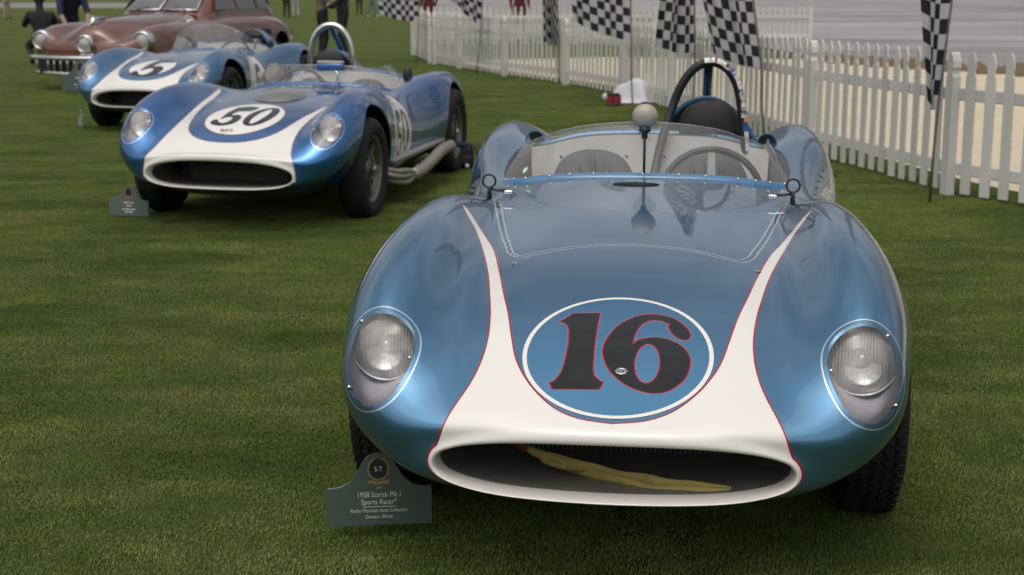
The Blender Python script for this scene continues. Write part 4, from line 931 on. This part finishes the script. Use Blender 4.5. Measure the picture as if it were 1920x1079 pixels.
def arc_points(poly, step, start=0.0):
    P = np.array(poly); L = np.concatenate([[0], np.cumsum(np.linalg.norm(np.diff(P, axis=0), axis=1))]); s = np.arange(start, L[-1]+1e-6, step)
    return np.stack([np.interp(s, L, P[:,0]), np.interp(s, L, P[:,1])], 1)
def panel(a, b, label, group, n=13, end_post=False, cheap=False):
    a, b = Vector((*a, 0)), Vector((*b, 0)); L = (b-a).length; ang = math.atan2(b.y-a.y, b.x-a.x)
    r = empty('fence_panel', a, ang); tag(r, label, 'fence', group)
    link('post', POST, r)
    if end_post: o = link('post', POST, r); o.location = (L, 0, 0)
    for z in (.19, .70): g = G(); g.rbox((L/2, -.022, z), (L-.10, .028, .085), .006, seg=1); g.build('rail', MAT['fence'], r, False)
    if cheap:
        g = G()
        for i in range(n): g.prism([(x*.082 + L*(i+1)/(n+1), z) for x, z in PK], .011, Matrix(((1,0,0,0),(0,0,-1,.005),(0,1,0,.03),(0,0,0,1))))
        tag(g.build('picket_row', MAT['fence'], r, False), kind='stuff'); return r
    for i in range(n):
        o = link('picket', PM, r); o.location = (L*(i+1)/(n+1) + random.uniform(-.004,.004), 0, .03 + random.uniform(-.006, .006)); o.rotation_euler = (random.uniform(-.012, .012), random.uniform(-.012, .012), random.uniform(-.05, .05))
    return r
pp = arc_points(fl, 2.44, 1.43)
names = ['white picket fence panel at the right edge of the picture, mostly outside it', 'white picket fence panel at far right, right of the twisted flag', 'white picket fence panel behind the rear fender of car 16, left of twisted flag', 'white picket fence panel behind the roll bar and headrest of car 16',
 'white picket fence panel just left of the roll bar of car 16', 'white picket fence panel beside the white cloth bundle', 'white picket fence panel left of the white cloth bundle', 'white picket fence panel between narrow folded flag and lawn corner', 'far white picket fence panel ending at the lawn corner']
for i in range(len(pp)-1):
    panel(pp[i], pp[i+1], names[min(i, len(names)-1)], 'near picket fence panels')
panel(pp[-1], (-1.50, 28.1), 'short last white picket fence panel at the lawn corner', 'near picket fence panels', n=max(2, int(13*math.dist(pp[-1], (-1.5, 28.1))/2.44)), end_post=True)
panel((-1.62, 28.6), (-2.20, 32.2), 'white picket fence panel turning away behind the leftmost checkered flag', 'near picket fence panels', n=18, end_post=True)
FN = ['leftmost', 'second', 'third', 'fourth', 'fifth']
for i in range(5):
    panel((-2.5+2.1*i, 38+.25*i), (-.4+2.1*i, 38+.25*(i+1)), '%s panel from the left of the distant white picket fence by the water' % FN[i], 'distant picket fence panels', n=12, cheap=True, end_post=i == 4)
# ---------------------------------------------------------------- checkered flags
def flag_mat():
    m, t, b = newmat('checkered cloth'); u = t.nodes.new('ShaderNodeUVMap'); ck = t.nodes.new('ShaderNodeTexChecker'); ck.inputs['Scale'].default_value = 1; t.links.new(u.outputs[0], ck.inputs['Vector'])
    c = mixc(t, ck.outputs['Fac'], (.60, .565, .58), (.022, .023, .025)); t.links.new(c, b.inputs['Base Color']); b.inputs['Roughness'].default_value = .75
    out = t.nodes['Material Output']; tr = t.nodes.new('ShaderNodeBsdfTranslucent'); t.links.new(c, tr.inputs[0]); mx = t.nodes.new('ShaderNodeMixShader'); mx.inputs[0].default_value = .3
    t.links.new(b.outputs[0], mx.inputs[1]); t.links.new(tr.outputs[0], mx.inputs[2]); t.links.new(mx.outputs[0], out.inputs[0]); return m
MAT['flag'] = flag_mat(); MAT['pole'] = plain('grey steel pole', (.16,.16,.15), .45, .5)
def flag(base_px, hb, ht, fb, ft, label, cells=(9, 8), ripple=.05, folds=3.0, ph=0.0, pinch=None, lean=0.0):
    b0 = on_ground(*base_px); Y = b0.y; r = empty('checkered_flag', b0); tag(r, label, 'flag', 'checkered flags along the fence')
    HB, HT, FB, FT = [at(p[0], p[1], Y) - b0 for p in (hb, ht, fb, ft)]
    s_ = (3.9 - HB.z)/(HT.z - HB.z); HT = HB + (HT-HB)*s_; FT = FB + (FT-FB)*s_; cells = (cells[0], max(8, round((HT.z - HB.z)/.10)))
    g = G(); g.tube([(0,0,0), (HB.x*.6, .0, HB.z*.5), HB + Vector((.012,.012,0)), HT + Vector((.012,.012,.06))], .0095, 8); g.build('pole', MAT['pole'], r)
    nx, nz = 44, 80; V_, F_, UV = [], [], []
    for i in range(nx+1):
        u = i/nx
        for k in range(nz+1):
            v = k/nz; p = (HB*(1-v) + HT*v)*(1-u) + (FB*(1-v) + FT*v)*u
            tp = max(0, (v-.55)/.45)**1.5*.9; hp = HB*(1-v) + HT*v; p = p + (hp - p)*tp
            a = folds*2*math.pi*u + ph + 1.1*v; amp = ripple*min(1, u*3.5)
            cr = .010*math.sin(17*u+9*v+ph)*math.sin(11*v-5*u) + .006*math.sin(31*u-23*v)
            off = Vector((0, cr*min(1, u*6), 0)) + Vector((.35*amp*math.cos(a*1.0+.6), amp*math.sin(a) + .4*amp*math.sin(2.3*a+2*v), .12*amp*math.sin(a*.7+3*v)))
            sag = -.03*math.sin(math.pi*u)*(1-v)
            if pinch: q = 1 - pinch*math.exp(-((v-.62)/.13)**2); p = Vector((p.x*q, p.y, p.z)); off *= q
            V_.append(p + off + Vector((0, 0, sag)))
            UV.append((u*cells[0]+.001, v*cells[1]+.001))
    for i in range(nx):
        for k in range(nz): F_.append((i*(nz+1)+k, (i+1)*(nz+1)+k, (i+1)*(nz+1)+k+1, i*(nz+1)+k+1))
    o = mk('cloth', V_, F_, MAT['flag'], r); ul = o.data.uv_layers.new(name='uv')
    for lp in o.data.loops: ul.data[lp.index].uv = UV[lp.vertex_index]
flag((782,119), (784,41), (785,-40), (712,28), (702,-48), 'leftmost checkered flag, flying left above the fence corner', (9,9), .04, 2.2)
flag((893,140), (901,50), (906,-62), (842,-6), (836,-80), 'checkered flag second from the left with its lower edge slanting down to the pole', (8,10), .05, 2.5, 1)
flag((1049,158), (1046,83), (1042,-70), (1021,80), (1018,-60), 'narrow checkered flag hanging folded beside its pole, third from the left', (8,12), .06, 3.2, 2)
flag((1186,197), (1182,78), (1180,-48), (1072,38), (1064,-80), 'wide checkered flag with slanting lower edge above the white cloth bundle', (9,9), .045, 1.7, .5)
flag((1299,228), (1301,98), (1300,-50), (1231,88), (1248,-62), 'checkered flag left of and behind the black roll bar', (7,9), .06, 2.0, 2.6)
flag((1434,270), (1426,128), (1402,-62), (1338,100), (1300,-80), 'big checkered flag directly behind the top of the black roll bar', (8,10), .05, 1.4, 1.2)
flag((1743,381), (1756,207), (1790,-60), (1737,185), (1722,-70), 'checkered flag twisted tightly round its pole at far right', (4,9), .03, 1.0, .4, pinch=.35)
# ---------------------------------------------------------------- plaques
MAT['plaque'] = plain('dark green enamel plaque', (.085,.115,.100), .22, 0, .12, 9, coat=.5); MAT['gold'] = plain('dull gold print', (.30,.22,.07), .5); MAT['ink'] = plain('white print', (.66,.68,.62), .5); MAT['disc'] = plain('black print', (.02,.022,.03), .4)
def text(s, size, x, z, parent, mt, name='lettering'):
    cu = bpy.data.curves.new('t', 'FONT'); cu.body = s; cu.size = size; cu.align_x = 'CENTER'; cu.extrude = .0003; cu.resolution_u = 2; o = bpy.data.objects.new('t', cu); sc.collection.objects.link(o)
    bpy.context.view_layer.update(); me = bpy.data.meshes.new_from_object(o.evaluated_get(bpy.context.evaluated_depsgraph_get())); bpy.data.objects.remove(o)
    me.materials.clear(); me.materials.append(mt)
    for v in me.vertices: v.co = Vector((x + v.co.x*.9, -.0062 - v.co.z, z + v.co.y))
    me.name = name; return link(name, me, parent)
def plaque(loc, rz, label, lines, klass=None, scale=1.0, mt='plaque'):
    r = empty('show_plaque', loc, rz); r.scale = (scale*.98, scale, scale*1.1); r.rotation_euler = (R(-3), 0, rz); tag(r, label, 'sign', 'green show plaques in front of the cars')
    half = spline([(.139,.012),(.139,.098),(.132,.102),(.100,.106),(.070,.122),(.050,.150),(.034,.174),(.015,.184),(0,.186)], 5)
    pts = [tuple(p) for p in half] + [(-x, z) for x, z in half[::-1][1:]]
    g = G(); g.prism(pts, .010, Matrix(((1,0,0,0),(0,0,-1,.005),(0,1,0,0),(0,0,0,1)))); g.build('board', MAT[mt], r, False)
    for sx in (-.09, .09): g = G(); g.tube([(sx,.008,.10),(sx,.03,-.03)], .003, 6); g.build('stake', MAT['steel'], r)
    ring = lambda rad: [(rad*math.cos(a), .148 + rad*math.sin(a)) for a in np.linspace(0, 2*math.pi, 28, endpoint=False)]
    Mx = Matrix(((1,0,0,0),(0,0,-1,-.0052),(0,1,0,0),(0,0,0,1)))
    e = link('emblem', None, r); g = G(); g.prism(ring(.024), .0005, Mx); g.build('disc', MAT['disc'], e, False)
    for k in range(22):
        a = R(-60 - 2 + 304*k/21 - 240 + 0) if 0 else R(115 + 310*k/21); 
        g = G(); g.prism([(-.0035,-.002),(.0035,-.0012),(.0045,.0018),(-.002,.0024)], .0008, Mx @ Matrix.Translation((.0265*math.cos(a), .148 + .0265*math.sin(a), 0)) @ Matrix.Rotation(a + math.pi/2 + (.5 if k % 2 else -.5), 4, 'Z')); g.build('laurel_leaf', MAT['gold'], e, False)
    g = G(); g.prism([(-.030,.119),(-.018,.121),(0,.117),(.018,.121),(.030,.119),(.026,.113),(0,.110),(-.026,.113)], .0008, Mx); g.build('ribbon', MAT['gold'], e, False)
    if klass: text(klass, .017, 0, .142, e, MAT['ink'])
    for s, size, z in lines: text(s, size, 0, z, r, MAT['ink'])
    if len(lines) > 3: g = G(); g.box((0,-.0058,.0565), (.085,.0008,.0014)); g.build('rule', MAT['ink'], r, False)
    return r
plaque((-.345, 3.545, .026), R(6), 'green show plaque with white lettering beside the front tyre of car 16', [('2017', .007, .100), ('1958 Scarab Mk I', .0185, .080), ('Sports Racer*', .0185, .0625), ('Rocky Mountain Auto Collection', .0125, .0435), ('Decatur, Illinois', .0125, .0285)], 'S-T')
def blank_lines(r):
    for z, ws in ((.088, (.03,.012,.014)), (.070, (.035,)), (.050, (.014,.03,.012,.018)), (.035, (.02,.03))):
        tot = sum(ws) + .006*(len(ws)-1); x = -tot/2
        for w_ in ws: g = G(); g.box((x + w_/2, -.0058, z), (w_, .0008, .008)); g.build('worn_lettering', MAT['ink'], r, False); x += w_ + .006
MAT['plaque3'] = plain('grey-green plaque', (.13,.16,.145), .22, 0, .12, 9, coat=.5)
p = on_ground(243, 409); blank_lines(plaque((p.x, p.y, 0), R(-16), 'small green show plaque beside the front tyre of car 50', [], None, 1.0, 'plaque3'))
p = on_ground(151, 240); MAT['plaque2'] = plain('pale green plaque seen edge-on', (.22,.26,.25), .2, 0, .15, 9, coat=.5); blank_lines(plaque((p.x, p.y, 0), R(-62), 'pale show plaque turned sideways in front of car 5', [], None, .95, 'plaque2'))
p = at(150, 128, 20.1); blank_lines(plaque((p.x, p.y, 0), R(-14), 'dark green show plaque in front of the chrome bumper of the brown saloon', [], None, 2.2))
# ---------------------------------------------------------------- things on the grass
def bundle():
    p = on_ground(1184, 193); r = empty('cloth_bundle', p, R(-20)); tag(r, 'white cloth draped over a box at the foot of the fence', 'cloth'); MAT['towel'] = plain('white cotton', (.72,.71,.74), .9, 0, .05, 8)
    V_, F_ = [], []; n = 26
    for i in range(n+1):
        for k in range(n+1):
            x, y = -.36 + .72*i/n, -.25 + .5*k/n; ex, ey = max(0, abs(x)-.21)/.13, max(0, abs(y)-.12)/.10; e = min(1, math.hypot(ex, ey))
            z = .29*(1 - e**1.5)*(1 - .5*(x/.36)**2 + .25*x - .5*(y/.25)**2*.5) + .016*math.sin(9*x+4*y) + .012*math.sin(21*x-9*y) + .02*math.sin(14*y)*e; V_.append((x*.78 + .02*math.sin(20*y)*e, y*.8 + .02*math.sin(24*x)*e, max(.012, z)))
    for i in range(n):
        for k in range(n): F_.append((i*(n+1)+k, (i+1)*(n+1)+k, (i+1)*(n+1)+k+1, i*(n+1)+k+1))
    mk('cloth', V_, F_, MAT['towel'], r)
    q = on_ground(1151, 199); r2 = empty('red_bag', q, R(-15)); tag(r2, 'small red and black bag beside the white cloth bundle', 'bag')
    g = G(); g.rbox((0,0,.08), (.17,.14,.15), .04, seg=3); g.build('body', plain('red nylon', (.30,.02,.03), .6), r2)
    g = G(); g.rbox((0,-.065,.15), (.16,.03,.03), .012); g.rbox((0,-.07,.02), (.165,.03,.03), .012); g.rbox((0,-.072,.08), (.02,.02,.14), .006); g.build('trim', MAT['black'], r2)
    q = on_ground(1136, 189); g = G(); g.ball((0,0,.05), .05, 12, 8, sc_=(1,.8,1)); o = g.build('paper_cup', MAT['towel'], None); o.location = q; tag(o, 'small white crumpled paper left of the red bag', 'litter')
bundle()
def backpack():
    p = on_ground(868, 316); r = empty('backpack', p, R(10)); tag(r, 'dark blue backpack on the grass behind the rear wheel of car 50', 'bag'); bl = plain('navy nylon', (.008,.02,.07), .6); bk = plain('black nylon', (.012,.012,.014), .7)
    g = G(); g.rbox((0,0,.10), (.17,.13,.20), .05, seg=3); g.build('body', bk, r); g = G(); g.rbox((-.02,-.01,.19), (.12,.11,.06), .025, seg=3); g.build('top_flap', bl, r); g = G(); g.rbox((.01,-.07,.07), (.12,.04,.09), .018); g.build('pocket', bk, r)
    g = G(); g.tube(spline([(.06,-.06,.2),(.10,-.09,.14),(.09,-.09,.04)], 5), .01, 8, flat=.5); g.build('strap', bk, r)
    for x in (-.05, .02): g = G(); g.ball((x,-.10,.03), .018, 10, 6); g.build('toggle', MAT['white'], r)
backpack()
# ================================================================= people
def person(loc, rz, label, pose, cols, height=1.75, group=None, hair=(.03,.02,.015)):
    k = height/1.75; J = dict(pose)
    B = [('pelvis','chest','top',.15,.17),('chest','neck','top',.17,.07),('neck','head','skin',.06,.10),
         ('chest','shl','top',.13,.085),('shl','ell','sleeve',.07,.05),('ell','wrl','fore',.048,.032),('wrl','hal','skin',.03,.04),
         ('chest','shr','top',.13,.085),('shr','elr','sleeve',.07,.05),('elr','wrr','fore',.048,.032),('wrr','har','skin',.03,.04),
         ('pelvis','hipl','legs',.15,.11),('hipl','knl','legs',.10,.068),('knl','anl','legs',.068,.05),('anl','tol','shoe',.05,.042),
         ('pelvis','hipr','legs',.15,.11),('hipr','knr','legs',.10,.068),('knr','anr','legs',.068,.05),('anr','tor','shoe',.05,.042)]
    rad = dict(pelvis=.155, chest=.17, neck=.058, head=.10, shl=.082, shr=.082, ell=.05, elr=.05, wrl=.033, wrr=.033, hal=.038, har=.038, hipl=.105, hipr=.105, knl=.07, knr=.07, anl=.052, anr=.052, tol=.042, tor=.042)
    names_ = list(rad); me = bpy.data.meshes.new('person'); me.from_pydata([Vector(J[n])*k for n in names_], [(names_.index(b[0]), names_.index(b[1])) for b in B], [])
    o = bpy.data.objects.new('tmp', me); sc.collection.objects.link(o); o.modifiers.new('s', 'SKIN')
    for n, sv in zip(names_, me.skin_vertices[0].data): r_ = rad[n]*k; sv.radius = (r_, r_*(.72 if n in ('pelvis','chest') else 1)); sv.use_root = n == 'pelvis'
    ss = o.modifiers.new('d', 'SUBSURF'); ss.levels = 2; bpy.context.view_layer.update()
    m2 = bpy.data.meshes.new_from_object(o.evaluated_get(bpy.context.evaluated_depsgraph_get())); bpy.data.objects.remove(o)
    r = link('person', m2, None); m2.materials.clear(); keys = ['skin','top','sleeve','fore','legs','shoe']
    for q in keys: m2.materials.append(pmat(cols[q]))
    idx = []
    segs = [(Vector(J[b[0]])*k, Vector(J[b[1]])*k, keys.index(b[2]), max(b[3], b[4])) for b in B]
    for p in m2.polygons:
        c = p.center; best = (1e9, 0)
        for a, b, i, rr in segs:
            e = b-a; t = max(0, min(1, (c-a).dot(e)/e.length_squared)); d = (c-(a+e*t)).length/rr
            if d < best[0]: best = (d, i)
        idx.append(best[1])
    m2.polygons.foreach_set('material_index', idx); m2.polygons.foreach_set('use_smooth', [True]*len(idx))
    r.location = loc; r.rotation_euler = (0, 0, rz); tag(r, label, 'person', group)
    hd = Vector(J['head'])*k; g = G(); g.ball(tuple(hd + Vector((0,.012,.045))*k), .108*k, 16, 10, sc_=(.95,1.02,1.0)); h = g.build('hair', pmat(hair), r)
    f = G(); f.ball(tuple(hd + Vector((0,-.095,.01))*k), .018*k, 8, 6, sc_=(.8,1,1.3)); f.build('nose', pmat(cols['skin']), r)
    return r
PMAT = {}
def pmat(c):
    if c not in PMAT: PMAT[c] = plain('cloth %d' % len(PMAT), c, .85, 0, .15, 12)
    return PMAT[c]
STAND = dict(pelvis=(0,0,.98), chest=(0,0,1.30), neck=(0,-.01,1.48), head=(0,-.02,1.62), shl=(-.19,0,1.40), ell=(-.25,.02,1.13), wrl=(-.24,-.08,.90), hal=(-.235,-.12,.82), shr=(.19,0,1.40), elr=(.25,.02,1.13), wrr=(.24,-.08,.90), har=(.235,-.12,.82),
     hipl=(-.10,0,.92), knl=(-.12,-.02,.50), anl=(-.13,.02,.08), tol=(-.15,-.16,.045), hipr=(.10,0,.92), knr=(.12,-.02,.50), anr=(.13,.02,.08), tor=(.15,-.16,.045))
STAND2 = dict(STAND, ell=(-.24,-.06,1.14), wrl=(-.10,-.25,1.08), hal=(-.03,-.29,1.10), elr=(.24,-.04,1.14), wrr=(.12,-.24,1.06), har=(.05,-.29,1.08), knl=(-.10,-.05,.50), anl=(-.09,.04,.08), tol=(-.10,-.14,.045))
STRIDE = dict(STAND, knl=(-.10,-.16,.52), anl=(-.11,-.20,.08), tol=(-.12,-.38,.05), knr=(.10,.08,.50), anr=(.11,.28,.13), tor=(.12,.14,.045), wrl=(-.24,.06,.90), hal=(-.24,.06,.82))
CROUCH = dict(pelvis=(0,.0,.46), chest=(0,-.12,.83), neck=(0,-.17,1.04), head=(0,-.24,1.17), shl=(-.20,-.12,.93), ell=(-.30,-.28,.72), wrl=(-.18,-.50,.80), hal=(-.12,-.55,.86), shr=(.20,-.12,.93), elr=(.30,-.28,.72), wrr=(.18,-.50,.80), har=(.12,-.55,.86),
     hipl=(-.13,0,.43), knl=(-.22,-.40,.50), anl=(-.17,-.10,.10), tol=(-.19,-.28,.045), hipr=(.13,0,.43), knr=(.24,-.38,.36), anr=(.18,.12,.14), tor=(.20,-.05,.045))
BEND = dict(STAND, chest=(0,-.22,1.22), neck=(0,-.36,1.34), head=(0,-.47,1.42), shl=(-.19,-.27,1.28), ell=(-.22,-.36,1.00), wrl=(-.16,-.50,.80), hal=(-.12,-.55,.73), shr=(.19,-.27,1.28), elr=(.24,-.40,1.02), wrr=(.20,-.56,.82), har=(.17,-.62,.76))
SK = (.42,.25,.18); BK = (.010,.010,.011); NV = (.015,.022,.045)
def cl(top, legs, shoe=BK, sleeve=None, fore=None, skin=SK): return dict(skin=skin, top=top, sleeve=sleeve or top, fore=fore or sleeve or top, legs=legs, shoe=shoe)
def gp(px, py): p = on_ground(px, py); return (p.x, p.y, 0)
person(gp(82, 123), R(200), 'person in black crouching on the grass beside the brown saloon', CROUCH, cl(BK, BK), 1.78)
person((-7.75, 25.6, 0), R(30), 'person in navy bending forward behind the brown saloon, bare forearms', BEND, cl((.02,.025,.06), NV, fore=SK), 1.75)
person(gp(606, 116), R(110), 'person in grey jacket and black trousers facing another, behind the chrome roll hoop', STAND2, cl((.13,.115,.10), BK), 1.74, 'couple talking on the lawn')
person(gp(645, 118), R(-95), 'person in dark jacket and black trousers behind the chrome roll hoop', STAND2, cl((.022,.022,.026), BK), 1.8, 'couple talking on the lawn')
person(gp(14, 37), R(60), 'person in beige trousers and dark shoes at the top left corner', STAND, cl((.4,.38,.3), (.36,.28,.20)), 1.75, 'people far across the lawn')
person(gp(497, 34), R(150), 'person in black trousers far across the lawn, left of the pale-trousered walker', STRIDE, cl((.03,.03,.04), BK), 1.78, 'people far across the lawn')
person(gp(538, 34), R(170), 'slim person in black far across the lawn beside the pale-trousered walker', STAND, cl((.3,.28,.26), BK), 1.7, 'people far across the lawn')
person(gp(555, 33), R(190), 'person in pale trousers far across the lawn beside a person in black', STAND, cl((.2,.2,.22), (.42,.42,.44), SK), 1.68, 'people far across the lawn')
person(gp(697, 33), R(100), 'person in jeans and white shoes far across the lawn, left of the fence', STRIDE, cl((.3,.3,.3), (.13,.15,.18), (.7,.7,.7)), 1.75, 'people far across the lawn')
person(gp(674, 27), R(200), 'person in dark clothes far across the lawn behind the couple', STAND, cl((.03,.03,.03), BK), 1.75, 'people far across the lawn')
person(gp(722, 30), R(160), 'person in black trousers far across the lawn beside the leftmost flag', STAND, cl((.45,.42,.4), (.015,.015,.02)), 1.75, 'people far across the lawn')
MR = (.10,.008,.022)
person((.21, 40.5, 0), R(10), 'person in maroon behind the distant fence, between second and third flags', STAND, cl(MR, MR), 1.75, 'people in maroon beyond the fence')
person((-2.6, 46, 0), R(-20), 'person in maroon behind the fence corner at the leftmost flag', STAND, cl(MR, MR), 1.75, 'people in maroon beyond the fence')
# ================================================================= short turf near the camera (instanced tufts)
def turf():
    rng = random.Random(3); g = G()
    for k in range(80):
        a, rr = rng.uniform(0, 6.283), .055*math.sqrt(rng.random()); x, y = rr*math.cos(a), rr*math.sin(a); h = rng.uniform(.004, .0095); b = rng.uniform(0, 6.283); wd = rng.uniform(.0007, .0013); l = rng.uniform(.2, 1.0)*h
        dx, dy = math.cos(b), math.sin(b); ex, ey = -dy*wd, dx*wd
        g.add([(x-ex, y-ey, 0), (x+ex, y+ey, 0), (x+dx*l*.4+ex*.7, y+dy*l*.4+ey*.7, h*.65), (x+dx*l, y+dy*l, h)], [(0,1,2), (0,2,3)])
    m, t, b_ = newmat('grass blades'); oi = t.nodes.new('ShaderNodeObjectInfo'); geo = t.nodes.new('ShaderNodeNewGeometry'); gm = t.nodes.new('ShaderNodeMapping'); gm.inputs['Scale'].default_value = (.55, 1.25, 1); t.links.new(geo.outputs['Position'], gm.inputs[0]); pos = gm.outputs[0]
    n1, n2, n4 = noise(t, .5, 5, .6, vec=pos), noise(t, 3.2, 5, .6, vec=pos), noise(t, 1.3, 3, .6, vec=pos)
    c = mixc(t, ramp(t, n1, .3, .7), (.095, .155, .024), (.200, .270, .048)); c = mixc(t, ramp(t, n2, .42, .68, 0, .85), c, (.33, .315, .105)); c = mixc(t, ramp(t, n4, .46, .66, 0, .8), c, (.048, .080, .014)); c = mixc(t, mathn(t, 'MULTIPLY', oi.outputs['Random'], .55), c, (.075, .118, .022))
    t.links.new(c, b_.inputs['Base Color']); b_.inputs['Roughness'].default_value = .6; b_.inputs['Specular IOR Level'].default_value = .25
    me = bpy.data.meshes.new('tuft'); me.from_pydata(g.V, [], g.F); me.materials.append(m); tuft = bpy.data.objects.new('tuft', me)
    V_, F_ = [], []
    rows = [2.3, 4, 6, 8, 10, 12, 14, 17, 20, 24, 28]
    fy_ = fl[np.argsort(fl[:,1])]; V_ = [((-(.45*y + .75) if sx < 0 else min(.45*y + .75, float(np.interp(y, fy_[:,1], fy_[:,0])) + .3)), y, .001) for y in rows for sx in (-1, 1)]; F_ = [(2*i, 2*i+1, 2*i+3, 2*i+2) for i in range(len(rows)-1)]
    o = mk('grass', V_, F_, m, None, False, attrs=dict(thick=[float(np.interp(y, [2, 7, 10, 14, 28], [1, 1, .8, .5, 0])) for y in rows for _ in (0, 1)])); tag(o, 'short mown grass of the show lawn', kind='stuff')
    ng = bpy.data.node_groups.new('turf', 'GeometryNodeTree'); ng.interface.new_socket('Geometry', in_out='INPUT', socket_type='NodeSocketGeometry'); ng.interface.new_socket('Geometry', in_out='OUTPUT', socket_type='NodeSocketGeometry')
    N_ = ng.nodes; gi, go = N_.new('NodeGroupInput'), N_.new('NodeGroupOutput'); dp = N_.new('GeometryNodeDistributePointsOnFaces'); na = N_.new('GeometryNodeInputNamedAttribute'); na.data_type = 'FLOAT'; na.inputs['Name'].default_value = 'thick'; mm = N_.new('ShaderNodeMath'); mm.operation = 'MULTIPLY'; mm.inputs[1].default_value = 700; ng.links.new(na.outputs[0], mm.inputs[0]); ng.links.new(mm.outputs[0], dp.inputs['Density'])
    ip = N_.new('GeometryNodeInstanceOnPoints'); ob = N_.new('GeometryNodeObjectInfo'); ob.inputs['Object'].default_value = tuft; rv = N_.new('FunctionNodeRandomValue'); rv.data_type = 'FLOAT_VECTOR'
    rv.inputs[0].default_value = (-.1,-.1,0); rv.inputs[1].default_value = (.1,.1,6.28); rs = N_.new('FunctionNodeRandomValue'); rs.inputs[2].default_value = .7; rs.inputs[3].default_value = 1.25
    L = ng.links.new; L(gi.outputs[0], dp.inputs['Mesh']); L(dp.outputs['Points'], ip.inputs['Points']); L(ob.outputs['Geometry'], ip.inputs['Instance']); L(rv.outputs[0], ip.inputs['Rotation']); L(rs.outputs[1], ip.inputs['Scale']); L(ip.outputs[0], go.inputs[0])
    o.modifiers.new('turf', 'NODES').node_group = ng
turf()
car16(); late_car('50'); late_car('5'); saloon()
